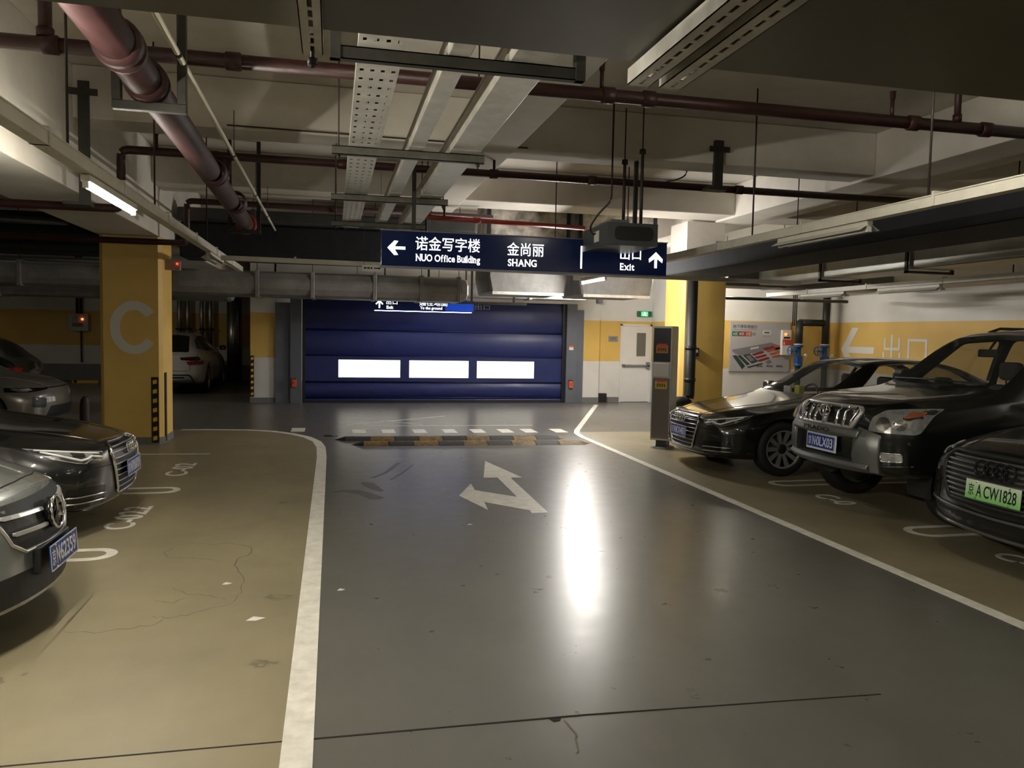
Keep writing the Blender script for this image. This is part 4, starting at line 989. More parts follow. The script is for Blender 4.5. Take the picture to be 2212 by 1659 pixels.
def front_star(txt):
    def f(root, car, bvh, body):
        pm = body.data.materials[0]
        G = round_poly([(-.43, .755), (.43, .755), (.465, .70), (.40, .56), (.30, .50), (-.30, .50), (-.40, .56), (-.465, .70)], .05)
        g = add(root, 'grille', patch(bvh, FRONT, G, .004, .03, .06), M_DARKTRIM)
        for s in (-1, 1):
            for z0, z1 in ((.675, .69), (.59, .60)):
                q = round_poly([(.09, z0), (.43 if z0 > .62 else .385, z1), (.43 if z0 > .62 else .385, z1+.019), (.09, z0+.017)], .006); q = q if s > 0 else mirror(q)
                add(root, 'grille_slat', patch(bvh, FRONT, q, .022, .016), M_RIM, g)
        add(root, 'grille_frame', strip(bvh, FRONT, [(-.465, .70), (-.40, .56), (-.30, .50), (.30, .50), (.40, .56), (.465, .70)], .010, .006, False, 8, .05).mesh('frame'), M_RIM, g)
        c = on_body(bvh, FRONT, [(0, .645)], .045)[0]; n = Vector((-1, 0, .12)).normalized(); up = Vector((.12, 0, 1)).normalized(); ax = Vector((0, -1, 0))
        st = MB().lathe([(0, .0), (.085, 0), (.085, -.04), (0, -.04)], c, n, 32).build('star_badge', M_GLOSSBLK, root)
        MB().tube([c+(ax*math.cos(a)+up*math.sin(a))*.088 for a in np.linspace(0, 2*PI, 37)], .0075, 8, cap=False).build('badge_ring', M_CHROME, st)
        mb = MB()
        for k in range(3):
            a = PI/2+k*2*PI/3; d = ax*math.cos(a)+up*math.sin(a); e = ax*math.cos(a+PI/2)+up*math.sin(a+PI/2)
            mb.add([c+d*.084+n*.004, c+e*.020+n*.004, c-d*.004+n*.016, c-e*.020+n*.004], [(0, 1, 2), (0, 2, 3)])
        mb.build('star', M_CHROME, st)
        plate(root, txt, on_body(bvh, FRONT, [(0, .43)], .06)[0], .06)
        MB().box((.0, -.235, .355), (.12, .235, .505), .01).build('plate_holder', M_DARKTRIM, root)
        I = round_poly([(-.52, .40), (.52, .40), (.62, .24), (.60, .20), (-.60, .20), (-.62, .24)], .03)
        add(root, 'lower_intake', patch(bvh, FRONT, I, .004, .02), M_DARKTRIM)
        q = [(-.88, .225), (-.6, .185), (0, .178), (.6, .185), (.88, .225)]
        add(root, 'front_lip', strip(bvh, FRONT, q, .018, .012, n=8).mesh('lip'), M_RIM)
        for s in (-1, 1):
            fr = view(42*s)
            P = round_poly([(.42, .72), (.62, .75), (.95, .80), (.98, .785), (.90, .70), (.72, .63), (.52, .625), (.44, .66)], .02); P = P if s > 0 else mirror(P)
            hl = add(root, 'headlight', patch(bvh, fr, P, .004, .02), M_LAMPREF)
            q = [(.5, .735), (.9, .775)]; q = q if s > 0 else [(-a, b) for a, b in q]
            add(root, 'light_guide', strip(bvh, fr, q, .01, .008).mesh('guide'), M_LAMPWHITE, hl)
            add(root, 'lens', patch(bvh, fr, P, .014, .004), M_LAMPGLASS, hl)
            I = round_poly([(.56, .43), (.86, .46), (.88, .30), (.60, .27)], .03); I = I if s > 0 else mirror(I)
            it = add(root, 'side_intake', patch(bvh, view(30*s), I, .004, .02), M_DARKTRIM)
            q = [(.58, .36), (.87, .38)]; q = q if s > 0 else [(-a, b) for a, b in q]
            add(root, 'intake_strip', strip(bvh, view(30*s), q, .012, .012).mesh('strip'), M_RIM, it)
        # shut line of the hood across the nose
        add(root, 'hood_seam', strip(bvh, TOP, [(.42, -.66), (.27, -.52), (.215, -.3), (.20, 0), (.215, .3), (.27, .52), (.42, .66)], .0055, -.001).mesh('seam'), M_SEAM)
        for s in (-1, 1): add(root, 'hood_seam', strip(bvh, TOP, [(.42, s*.66), (.9, s*.72), (1.36, s*.73)], .0045, -.001).mesh('seam'), M_SEAM)
        for s in (-1, 1): add(root, 'hood_crease', strip(bvh, TOP, [(.24, s*.25), (.7, s*.40), (1.3, s*.52)], .010, -.006, n=8).mesh('crease'), pm)
        MB().box((.52, -.31, .872), (.60, -.24, .90), .012).build('washer_nozzle', M_CHROME, root)
    return f
def front_slit(root, car, bvh, body):
    pm = body.data.materials[0]
    for s in (-1, 1):
        fr = view(48*s)
        P = round_poly([(.40, .70), (.72, .712), (1.02, .72), (1.03, .655), (.72, .645), (.55, .662), (.40, .685)], .012); P = P if s > 0 else mirror(P)
        hl = add(root, 'headlight', patch(bvh, fr, P, .004, .02), M_GLOSSBLK)
        q = round_poly([(.66, .672), (.82, .675), (.84, .70), (.70, .705)], .012); q = q if s > 0 else mirror(q)
        add(root, 'projector', patch(bvh, fr, q, .010, .01), M_LAMPREF, hl)
        I = round_poly([(.55, .55), (.80, .58), (.82, .42), (.58, .40)], .03); I = I if s > 0 else mirror(I)
        add(root, 'side_intake', patch(bvh, view(30*s), I, .004, .02), M_DARKTRIM)
    add(root, 'light_bar', strip(bvh, FRONT, [(-.5, .70), (.5, .70)], .012, .004).mesh('bar'), M_GLOSSBLK)
    I = round_poly([(-.5, .42), (.5, .42), (.6, .24), (-.6, .24)], .03)
    add(root, 'lower_intake', patch(bvh, FRONT, I, .004, .02), M_DARKTRIM)
    hood_lines(root, bvh, .2, .5, 1.4, .70, pm, True)
    add(root, 'hood_vent', patch(bvh, TOP, round_poly([(.62, -.62), (1.02, -.55), (1.0, -.50), (.64, -.55)], .02), .003, .01), M_DARKTRIM)
def front_plain(root, car, bvh, body):
    for s in (-1, 1):
        P = round_poly([(.42, .70), (.95, .75), (.92, .66), (.5, .62)], .02); P = P if s > 0 else mirror(P)
        hl = add(root, 'headlight', patch(bvh, view(42*s), P, .004, .02), M_LAMPREF); add(root, 'lens', patch(bvh, view(42*s), P, .012, .004), M_LAMPGLASS, hl)
        R = round_poly([(.45, .83), (.92, .86), (.93, .76), (.5, .74)], .02); R = R if s > 0 else mirror(R)
        a = math.radians(40*s); d = Vector((-math.cos(a), -math.sin(a), 0)); u = Vector((-math.sin(a), math.cos(a), 0))
        add(root, 'tail_light', patch(bvh, (Vector((car.L, 0, 0))-d*4, u, Vector((0, 0, 1)), d), [(q[0]-math.sin(a)*-0, q[1]) for q in R], .004, .02), M_REDLENS)
    G = round_poly([(-.5, .66), (.5, .66), (.45, .4), (-.45, .4)], .04)
    add(root, 'grille', patch(bvh, FRONT, G, .004, .02), M_DARKTRIM)

# ---- right row
sedan('sedan', 'black sedan with four-ring grille badge, farthest of the right-hand row', (4.42, 9.42, 0), 0, P_BLACK, 'rings', sedan_table(), front_rings((('京', 'N'), 'KX403')), glass=M_CLEARGLASS, wheel_x=(.93, 3.84))
# ---- left row
sedan('sedan', 'black sedan with four-ring badge parked between the silver-grey sedan and the C column', (-1.72, 7.38, 0), PI, P_BLACK, 'rings', sedan_table(), front_rings((('京', 'N'), None)))
sedan('sedan', 'silver-grey sedan with a round star badge, nearest on the left', (-1.50, 4.78, 0), PI, P_SILVER, 'star', sedan_table(4.72, 1.46, .905, .785, 1.03, 1.04), front_star((('京', 'N'), '62359')), bow=(.36, 2.2), wheel_x=(.82, 3.66), wy=.78,
      nose=[(.18, .04), (.22, .0), (.40, .015), (.50, .015), (.60, .02), (.70, .05), (.76, .09), (.84, .17)])
sedan('coupe', 'warm grey low coupe with black slit headlamps behind the left black sedan', (-4.2, 14.0, 0), PI, P_GREYCAR, 'slit', sedan_table(4.9, 1.50, .95, .74, 1.06, 1.1), front_slit, wheel_x=(.9, 3.85),
      nose=[(.18, .05), (.25, .02), (.45, 0), (.6, .02), (.70, .07), (.78, .14)])

# ---- off-road car
PT = [(0, .47, .74, .93, .70, 1.06, .5, 1.04), (.08, .45, .82, .97, .78, 1.095, .56, 1.07), (.3, .43, .88, 1.03, .83, 1.14, .62, 1.12), (.9, .40, .925, 1.10, .86, 1.20, .66, 1.18), (1.15, .38, .935, 1.13, .865, 1.235, .68, 1.21), (1.3, .38, .935, 1.14, .865, 1.30, .685, 1.27),
      (1.5, .38, .935, 1.15, .865, 1.44, .67, 1.40), (1.75, .38, .935, 1.155, .865, 1.62, .645, 1.58), (1.95, .38, .935, 1.16, .865, 1.735, .63, 1.69), (2.2, .38, .935, 1.165, .865, 1.80, .622, 1.755), (2.7, .38, .935, 1.17, .865, 1.835, .615, 1.785), (3.5, .38, .935, 1.18, .865, 1.84, .61, 1.79), (4.1, .40, .925, 1.185, .86, 1.825, .605, 1.77), (4.45, .44, .90, 1.18, .84, 1.78, .60, 1.72), (4.6, .48, .85, 1.15, .80, 1.68, .58, 1.62)]
def offroad(loc, rz):
    root = thing('off_road_car', 'black-green off-road car with silver bumper guard, middle of the right-hand row', 'car', loc, rz)
    car = Car(PT, [(.45, .05), (.55, .02), (.8, .0), (.9, .01), (1.0, .04), (1.1, .10)], [(.5, .03), (.8, 0), (1.2, .02), (1.7, .1)], bow=(.22, 2.6), noselen=.9)
    ws = round_poly([(1.26, -.72), (1.20, -.3), (1.19, 0), (1.20, .3), (1.26, .72), (1.99, .60), (2.03, 0), (1.99, -.60)], .06)
    sf = round_poly([(1.62, 1.19), (2.08, 1.66), (2.62, 1.70), (2.64, 1.19)], .06); sr = round_poly([(2.74, 1.19), (2.74, 1.70), (3.36, 1.70), (3.42, 1.19)], .06); sq = round_poly([(3.54, 1.19), (3.50, 1.69), (4.2, 1.67), (4.34, 1.22)], .07)
    rw = round_poly([(-.55, 1.22), (.55, 1.22), (.48, 1.62), (-.48, 1.62)], .06)
    cut_ = [car.loft(x0=1.36, x1=4.42, ins=.05, zmin=.95, n=26, sub=1), prism_mesh(ws, (0, 0, 1.22), (1, 0, 0), (0, 1, 0), (0, 0, 1))]
    for s in (sf, sr, sq): cut_.append(prism_mesh(s, (0, -1.5, 0), (1, 0, 0), (0, 0, 1), (0, 3, 0)))
    cut_.append(prism_mesh(rw, (4.2, 0, 0), (0, 1, 0), (0, 0, 1), (1, 0, 0)))
    R = .385
    for wx in (.92, 3.7):
        for s in (-1, 1): cut_.append(cyl_mesh(wx, R, R+.06, *sorted((s*.55, s*1.3))))
    body, bvh = finish_body(root, car, P_DGREEN, cut_)
    add(root, 'windscreen', patch(bvh, TOP, ws, .001, .006), M_CLEARGLASS)
    for fr in (SIDEN, SIDEP):
        for s in (sf, sr, sq): add(root, 'side_window', patch(bvh, fr, s, .001, .006), M_CLEARGLASS)
        for pth in ([(1.5, 1.15), (1.48, .7), (1.55, .45)], [(2.69, 1.18), (2.68, .8), (2.7, .45)], [(3.48, 1.18), (3.3, .8), (3.2, .45)]): add(root, 'panel_seam', strip(bvh, fr, pth, .004, -.001).mesh('seam'), M_SEAM)
        for hx in (2.4, 3.2): add(root, 'door_handle', patch(bvh, fr, round_poly([(hx, .98), (hx+.18, .98), (hx+.18, 1.02), (hx, 1.02)], .012), .025, .022), P_DGREEN)
        add(root, 'side_step', patch(bvh, fr, round_poly([(1.45, .40), (3.1, .40), (3.1, .46), (1.45, .46)], .02), .03, .03), M_DARKTRIM)
    add(root, 'rear_window', patch(bvh, REAR, rw, .001, .006), M_CLEARGLASS)
    cabin(root, 1.42, 4, .62, 1.2, driver=-1)
    MB().box((1.83, -.13, 1.53), (1.87, .13, 1.61), .015).tube([(1.85, 0, 1.6), (1.93, 0, 1.70)], .012, 6).build('rear_view_mirror', M_CABIN, root)
    for wx in (.92, 3.7):
        for s in (-1, 1): MB().lathe([(R+.055, 0), (R+.055, .3*s*-1), (0, .3*s*-1)], (wx, s*.87, R), (0, 1, 0), 20, a0=PI*.92, a1=PI*2.08).build('wheel_liner', M_DARKTRIM, root)
    add_wheels(root, [(x, s*.80) for x in (.92, 3.7) for s in (-1, 1)], R, 'five')
    for s in (-1, 1):
        mir = MB().box((1.62, s*.93, 1.17), (1.80, s*1.14, 1.36), .05).build('side_mirror', P_DGREEN, root)
        MB().box((1.795, s*.95, 1.19), (1.805, s*1.12, 1.34), .004).build('mirror_glass', M_CHROME, mir)
    for s in (-1, 1):
        a = on_body(bvh, TOP, [(2.35, s*.53), (2.5, s*.54), (4.0, s*.53), (4.15, s*.52)]); MB().tube([a[0], a[1]+Vector((0, 0, .035)), a[2]+Vector((0, 0, .035)), a[3]], .016, 8).build('roof_rail', M_DARKTRIM, root)
    # grille with vertical bars and an oval emblem
    G = round_poly([(-.41, 1.055), (.41, 1.055), (.45, 1.02), (.39, .89), (.36, .865), (-.36, .865), (-.39, .89), (-.45, 1.02)], .03)
    g = add(root, 'grille', patch(bvh, FRONT, G, .006, .03, .06), M_DARKTRIM)
    for y in (-.37, -.27, -.17, 0, .17, .27, .37):
        sx = .93 if abs(y) > .3 else 1
        add(root, 'grille_bar', strip(bvh, FRONT, [(y*.96, .872), (y, .93), (y, 1.0), (y*1.03, 1.05)], .019 if y else .03, .014, n=8).mesh('bar'), M_CHROME if y else M_RIM, g)
    add(root, 'grille_frame', strip(bvh, FRONT, G, .022, .012, True, 8, .05).mesh('frame'), M_RIM, g)
    c = on_body(bvh, FRONT, [(0, .995)], .05)[0]; up = Vector((.15, 0, 1)).normalized(); ax = Vector((0, -1, 0)); n = ax.cross(up)
    em = MB().tube([c+ax*.078*math.cos(a)+up*.054*math.sin(a) for a in np.linspace(0, 2*PI, 33)], .0085, 8, cap=False).build('emblem', M_CHROME, root)
    MB().tube([c+ax*.024*math.cos(a)+up*.046*math.sin(a) for a in np.linspace(0, 2*PI, 25)], .006, 6, cap=False).build('emblem_loop', M_CHROME, em)
    MB().tube([c+ax*.058*math.cos(a)+up*(.02+.024*math.sin(a)) for a in np.linspace(0, 2*PI, 25)], .006, 6, cap=False).build('emblem_loop', M_CHROME, em)
    MB().lathe([(0, -.012), (.052, -.012)], c, n, 24).build('emblem_plate', M_GLOSSBLK, em)
    for s in (-1, 1):
        fr = view(38*s)
        P = round_poly([(.47, .86), (.50, .985), (.60, 1.055), (.80, 1.075), (1.04, 1.085), (.98, 1.03), (.90, .87), (.86, .855)], .03); P = P if s > 0 else mirror(P)
        hl = add(root, 'headlight', patch(bvh, fr, P, .006, .03), M_LAMPREF)
        q = round_poly([(.76, .99), (.90, 1.02), (.93, 1.055), (.80, 1.05)], .02); q = q if s > 0 else mirror(q)
        add(root, 'indicator', patch(bvh, fr, q, .012, .01), M_AMBER, hl)
        for uu, rr in ((.60, .062), (.75, .05)):
            q = [(uu+rr*math.cos(a), .935+rr*math.sin(a)) for a in np.linspace(0, 2*PI, 17)[:-1]]; q = q if s > 0 else mirror(q)
            add(root, 'reflector_bowl', patch(bvh, fr, q, .012, .01), M_CHROME, hl)
        add(root, 'lens', patch(bvh, fr, P, .020, .004), M_LAMPGLASS, hl)
        P = round_poly([(.66, .60), (.84, .61), (.83, .68), (.66, .68)], .02); P = P if s > 0 else mirror(P)
        fg = add(root, 'fog_lamp', patch(bvh, view(25*s), P, .008, .02), M_LAMPREF)
        add(root, 'fog_lamp_rim', strip(bvh, view(25*s), P, .007, .01, True).mesh('rim'), M_CHROME, fg)
        q = [(.60, .55), (.90, .57)]; q = q if s > 0 else [(-a, b) for a, b in q]
        add(root, 'bumper_crease', strip(bvh, view(25*s), q, .012, .0).mesh('crease'), P_DGREEN)
    # bumper guard: upper bar, lower bar and two uprights
    M_GUARD = mat('guard_silver', (.20, .205, .20), .34, metal=.75, noise=.12, nscale=10)
    gd = None
    def bar(pts, prof, nm):
        nonlocal gd
        vs = []; fs = []; n = len(prof)
        for x, y in pts: vs += [(x+a, y, b) for a, b in prof]
        for i in range(len(pts)-1):
            for k in range(n): fs.append((i*n+k, i*n+(k+1) % n, (i+1)*n+(k+1) % n, (i+1)*n+k))
        fs += [tuple(range(n)), tuple((len(pts)-1)*n+k for k in range(n))]
        o = MB().add(vs, fs, True).build(nm, M_GUARD, root if gd is None else gd)
        o.modifiers.new('b', 'BEVEL').width = .008
        try: o.data.set_sharp_from_angle(angle=math.radians(35))
        except Exception: pass
        gd = gd or o
    arc = [(-.075+.18*(abs(y)/.75)**2.2, y) for y in np.linspace(-.5, .5, 13)]
    bar(arc, [(0, .775), (-.02, .80), (.0, .855), (.10, .875), (.14, .86), (.14, .775)], 'bumper_guard')
    arc2 = [(-.075+.18*(abs(y)/.75)**2.2, y) for y in np.linspace(-.6, .6, 15)]
    bar(arc2, [(.02, .475), (-.02, .52), (.0, .56), (.10, .575), (.16, .55), (.16, .475)], 'guard_lower_bar')
    for s in (-1, 1):
        up_ = [(-.06+.2*(abs(y)/.75)**2.2, s*y) for y in (.44, .5, .56, .62, .68)]
        bar(up_, [(.0, .48), (-.03, .62), (-.02, .80), (.05, .90), (.16, .93), (.24, .9), (.24, .48)], 'guard_upright')
    o = lettering('guard_lettering', 'PRADO', (-.097, 0, .828), (0, -1, 0), (0, 0, 1), w=.40, h=.04, material=M_DARKTRIM, parent=gd, offset=.02)
    MB().box((.03, -.42, .57), (.1, .42, .78)).build('guard_backing', M_DARKTRIM, root)
    plate(root, (('京', 'N'), '0LX03'), (-.03, .02, .685), .04, surround=M_PLATEWHITE)
    for s in (-1, 1): add(root, 'hood_seam', strip(bvh, TOP, [(.12, s*.50), (.5, s*.66), (1.2, s*.745)], .005, -.001).mesh('seam'), M_SEAM)
    MB().tube([(1.26, -.6, 1.285), (1.22, 0, 1.30), (1.26, .62, 1.285)], .01, 6).build('wiper', M_DARKTRIM, root)
    return root
offroad((4.68, 6.75, 0), 0)

# ---- near right crossover with green plate, and the white crossover seen from behind
def suv_table(H=1.62, W=.965, L=4.9, z0=.88, tail=0):
    s = W/.965; k = L/4.9; h = H/1.62
    R = [(0, .28, .80, .74, .74, z0, .5, z0-.03), (.07, .26, .86, .78, .80, z0+.03, .54, z0), (.3, .24, .91, .84, .855, z0+.08, .60, z0+.05), (.9, .22, .955, .93, .88, z0+.15, .66, z0+.13), (1.3, .21, .965, .98, .885, z0+.20, .68, z0+.17), (1.48, .21, .965, .995, .88, z0+.27, .68, z0+.24), (1.75, .21, .965, 1.01, .88, z0+.42, .66, z0+.38),
         (2.1, .21, .965, 1.03, .878, 1.48*h, .625, 1.43*h), (2.4, .21, .965, 1.045, .875, 1.57*h, .605, 1.52*h), (2.8, .21, .965, 1.055, .87, H, .595, 1.565*h), (3.5, .21, .965, 1.065, .865, 1.605*h, .585, 1.55*h), (4.1, .23, .955, 1.07, .85, 1.52*h, .585, 1.46*h), (4.45, .26, .93, 1.07, .83, 1.36*h, .60, 1.30*h), (4.72, .30, .89, 1.05, .79, 1.14*h, .61, 1.12*h), (4.9, .36, .82, .92, .72, 1.02*h, .54, .99*h)]
    return [(x*k, zb, w*s, zs, ws*s, zt, wt*s, zr) for x, zb, w, zs, ws, zt, wt, zr in R]
def front_octagon(root, car, bvh, body):
    pm = body.data.materials[0]
    G = round_poly([(-.46, .86), (.46, .86), (.56, .79), (.56, .62), (.47, .50), (-.47, .50), (-.56, .62), (-.56, .79)], .03)
    g = add(root, 'grille', patch(bvh, FRONT, G, .006, .03, .06), M_DARKTRIM)
    M_SLAT = mat('grey_slat', (.15, .15, .145), .3, metal=.7)
    slats(bvh, G, [.53+.037*k for k in range(9)], .0125, .012, 'grille_slat', root, M_SLAT, g)
    add(root, 'grille_frame', strip(bvh, FRONT, G, .022, .012, True, 8, .05).mesh('frame'), M_DARKTRIM, g)
    rings_badge(root, on_body(bvh, FRONT, [(0, .77)], .035)[0], .12, .055, M_GLOSSBLK, tube=.010)
    plate(root, (('京', 'A'), 'CW1828'), on_body(bvh, FRONT, [(0, .61)], .04)[0], .06, True)
    for s in (-1, 1):
        fr = view(40*s)
        P = round_poly([(.60, .86), (.98, .93), (1.0, .90), (.92, .80), (.66, .78), (.60, .82)], .02); P = P if s > 0 else mirror(P)
        hl = add(root, 'headlight', patch(bvh, fr, P, .005, .02), M_GLOSSBLK)
        for z in (.80, .845):
            q = [(.64, z), (.93, z+.03)]; q = q if s > 0 else [(-a, b) for a, b in q]
            add(root, 'light_guide', strip(bvh, fr, q, .008, .010).mesh('guide'), M_LAMPREF, hl)
        add(root, 'lens', patch(bvh, fr, P, .014, .004), M_LAMPGLASS, hl)
        I = round_poly([(.60, .70), (.90, .72), (.92, .42), (.68, .40), (.62, .52)], .03); I = I if s > 0 else mirror(I)
        add(root, 'side_intake', patch(bvh, view(30*s), I, .004, .02), M_GLOSSBLK)
    q = [(-.86, .45), (-.6, .43), (0, .42), (.6, .43), (.86, .45)]; add(root, 'bumper_strip', strip(bvh, FRONT, q, .013, .010).mesh('strip'), M_SLAT)
    I = round_poly([(-.80, .40), (.80, .40), (.84, .30), (-.84, .30)], .03); add(root, 'lower_intake', patch(bvh, FRONT, I, .004, .02), M_DARKTRIM)
    q = [(-.88, .33), (-.6, .285), (0, .275), (.6, .285), (.88, .33)]; add(root, 'front_lip', strip(bvh, FRONT, q, .018, .014).mesh('lip'), M_SLAT)
    hood_lines(root, bvh, .14, .55, 1.42, .74, pm)
def crossover(name, label, loc, rz, pm, tab, front, rear=None, wheel_r=.37, wheel_x=(.94, 3.87), interior=True):
    root = thing(name, label, 'car', loc, rz)
    car = Car(tab, [(.25, .07), (.32, .03), (.5, 0), (.7, .005), (.82, .03), (.92, .09)], [(.3, .1), (.45, .0), (.75, .0), (.95, .04), (1.1, .12)], bow=(.30, 2.5))
    L = car.L; k = L/4.9; H = max(r[5] for r in tab)
    ws = round_poly([(1.50*k, -.72), (1.42*k, -.3), (1.41*k, 0), (1.42*k, .3), (1.50*k, .72), (2.28*k, .60), (2.34*k, 0), (2.28*k, -.60)], .06)
    sw = round_poly([(1.95*k, 1.05), (2.45*k, H-.12), (3.4*k, H-.10), (4.1*k, H-.20), (4.42*k, 1.14), (3.6*k, 1.08)], .06)
    rw = round_poly([(4.02*k, -.50), (3.98*k, 0), (4.02*k, .50), (4.66*k, .58), (4.72*k, 0), (4.66*k, -.58)], .07)
    cs = []
    if interior: cs = [car.loft(x0=1.6*k, x1=4.4*k, ins=.05, zmin=.85, n=24, sub=1), prism_mesh(ws, (0, 0, 1.1), (1, 0, 0), (0, 1, 0), (0, 0, 1)), prism_mesh(sw, (0, -1.5, 0), (1, 0, 0), (0, 0, 1), (0, 3, 0))]
    for wx in wheel_x:
        for s in (-1, 1): cs.append(cyl_mesh(wx*k, wheel_r-.005, wheel_r+.05, *sorted((s*.56, s*1.4))))
    body, bvh = finish_body(root, car, pm, cs)
    add(root, 'windscreen', patch(bvh, TOP, ws, .001, .006), M_CARGLASS); add(root, 'rear_window', patch(bvh, TOP, rw, .003, .006), M_GLOSSBLK)
    for fr in (SIDEN, SIDEP):
        add(root, 'side_window', patch(bvh, fr, sw, .002, .006), M_CARGLASS)
        for pth in ([(1.7*k, 1.0), (1.66*k, .6), (1.8*k, .3)], [(2.95*k, 1.03), (2.93*k, .6), (2.95*k, .3)]): add(root, 'panel_seam', strip(bvh, fr, pth, .004, -.001).mesh('seam'), M_SEAM)
    for wx in wheel_x:
        for s in (-1, 1): MB().lathe([(wheel_r+.045, 0), (wheel_r+.045, .3*s*-1), (0, .3*s*-1)], (wx*k, s*.88, wheel_r), (0, 1, 0), 20, a0=PI*.92, a1=PI*2.08).build('wheel_liner', M_DARKTRIM, root)
    add_wheels(root, [(x*k, s*.82) for x in wheel_x for s in (-1, 1)], wheel_r, 'five')
    for s in (-1, 1):
        mir = MB().box((1.85*k, s*.95, 1.06), (2.0*k, s*1.13, 1.19), .045).build('side_mirror', M_GLOSSBLK, root)
    if interior: cabin(root, 1.66*k, 4*k, .6, 1.02)
    front(root, car, bvh, body)
    if rear: rear(root, car, bvh, body)
    return root
def rear_white(root, car, bvh, body):
    pm = body.data.materials[0]; L = car.L
    for s in (-1, 1):
        T = round_poly([(.40, .93), (.80, .955), (.86, .88), (.78, .85), (.42, .87)], .015); T = T if s > 0 else mirror(T)
        tl = add(root, 'tail_light', patch(bvh, REAR, T, .012, .03), M_GLOSSBLK)
        q = [(.44, .90), (.80, .91)]; q = q if s > 0 else [(-a, b) for a, b in q]
        add(root, 'tail_light_bar', strip(bvh, REAR, q, .008, .018).mesh('bar'), M_REDLENS, tl)
    B = round_poly([(-.62, .50), (.62, .50), (.72, .28), (-.72, .28)], .05)
    add(root, 'bumper_trim', strip(bvh, REAR, B, .016, .004, True).mesh('trim'), M_DARKTRIM)
    add(root, 'bumper_slot', patch(bvh, REAR, round_poly([(-.5, .45), (.5, .45), (.48, .415), (-.48, .415)], .012), .006, .01), M_DARKTRIM)
    add(root, 'boot_seam', strip(bvh, REAR, [(-.66, .93), (-.62, .60), (.62, .60), (.66, .93)], .005, -.001).mesh('seam'), M_SEAM)
    add(root, 'plate_recess', patch(bvh, REAR, round_poly([(-.28, .80), (.28, .80), (.28, .64), (-.28, .64)], .02), .003, .006), P_WHITE)
crossover('crossover', 'black crossover with green number plate, nearest of the right-hand row', (4.60, 4.62, 0), 0, P_BLACK, suv_table(), front_octagon)
crossover('crossover', 'white crossover seen from behind beside the C column', (-4.05, 25.3, 0), -PI/2, P_WHITE, suv_table(1.56, .95, 4.68, .86), front_plain, rear_white, interior=False)
crossover('crossover', 'dark hatch-backed crossover at the far left edge before the striped wall', (-10.35, 17.4, 0), 0, P_BLACK, suv_table(1.50, .92, 4.6, .84), front_plain, None, interior=False)
# ------------------------------------------------------------------ roll-up door with lit windows
M_PANE = None
def pane_mat():
    m, nt, b = nodes_of('lit_window_vinyl'); L = nt.links
    g = nt.nodes.new('ShaderNodeNewGeometry'); mp = nt.nodes.new('ShaderNodeMapping'); mp.inputs['Scale'].default_value = (1.2, 1, 5); L.new(g.outputs['Position'], mp.inputs['Vector'])
    n = nt.nodes.new('ShaderNodeTexNoise'); n.inputs['Scale'].default_value = 2; n.inputs['Detail'].default_value = 5; L.new(mp.outputs['Vector'], n.inputs['Vector'])
    r = nt.nodes.new('ShaderNodeValToRGB'); r.color_ramp.elements[0].position = .3; r.color_ramp.elements[0].color = (.70, .66, .53, 1); r.color_ramp.elements[1].position = .65; r.color_ramp.elements[1].color = (1, .97, .84, 1)
    L.new(n.outputs['Fac'], r.inputs['Fac']); L.new(r.outputs['Color'], b.inputs['Emission Color']); b.inputs['Emission Strength'].default_value = PANE
    b.inputs['Base Color'].default_value = (.6, .58, .5, 1); b.inputs['Roughness'].default_value = .3
    return m
M_PANE = pane_mat()
dr = thing('door_1', 'wide dark blue roll-up door with three lit windows', 'door', (2.45, 18.6, 0), kind='structure')
zs = [0, .12, .49, 1.09, 1.69, 2.42]
for i in range(5):
    z0, z1 = zs[i]+.012, zs[i+1]-.012
    nz = 7; vs = []; fs = []
    for k in range(nz):
        f = k/(nz-1); z = z0+(z1-z0)*f; y = .06-.05*math.sin(PI*f)**.6
        vs += [(-3.09, y, z), (3.09, y, z)]
    fs = [(2*k, 2*k+1, 2*k+3, 2*k+2) for k in range(nz-1)]
    mb = MB()
    if i == 2:      # panel with window openings: strips around them
        xs = [-3.09, -2.31, -.89, -.68, .74, .94, 2.36, 3.09]; za, zb = .59, 1.0
        mb.box((-3.09, .01, z0), (3.09, .05, za)).box((-3.09, .01, zb), (3.09, .05, z1))
        for a, b in ((0, 1), (2, 3), (4, 5), (6, 7)): mb.box((xs[a], .01, za), (xs[b], .05, zb))
        o = mb.build('door_panel', M_DOORBLUE, dr)
        for a, b in ((1, 2), (3, 4), (5, 6)):
            MB().box((xs[a], .03, za), (xs[b], .035, zb)).build('window_pane', M_PANE, o)
    else:
        o = mb.add(vs, fs, True).build('door_panel', M_DOORBLUE, dr)
    if i: MB().tube([(-3.09, .03, zs[i]), (3.09, .03, zs[i])], .016, 8).build('stiffening_rib', mat('dark_blue_rib', (.008, .011, .045), .5), dr)
MB().box((-3.1, -.02, 0), (3.1, .05, .05), .01).build('bottom_seal', M_RUBBER, dr)
MB().box((-3.12, .1, 0), (3.12, .14, 2.5)).build('backing', M_BLACKP, dr)
for s, x in ((-1, -3.12), (1, 3.05)): MB().box((x, -.04, 0), (x+.07, .06, 2.42)).build('guide_slot', M_BLACKP, dr)
for x0, x1, y0, lab in ((-.93, -.68, 18.47, 'trim_1'), (-1.26, -.93, 18.54, 'trim_2'), (5.58, 5.84, 18.47, 'trim_3'), (5.84, 6.03, 18.52, 'trim_4')):
    MB().box((x0, y0, 0), (x1, 18.6, 2.42 if x0 < 5.7 and x0 > -1 else 2.28), .006).build(lab, M_FRAME, kind='structure')
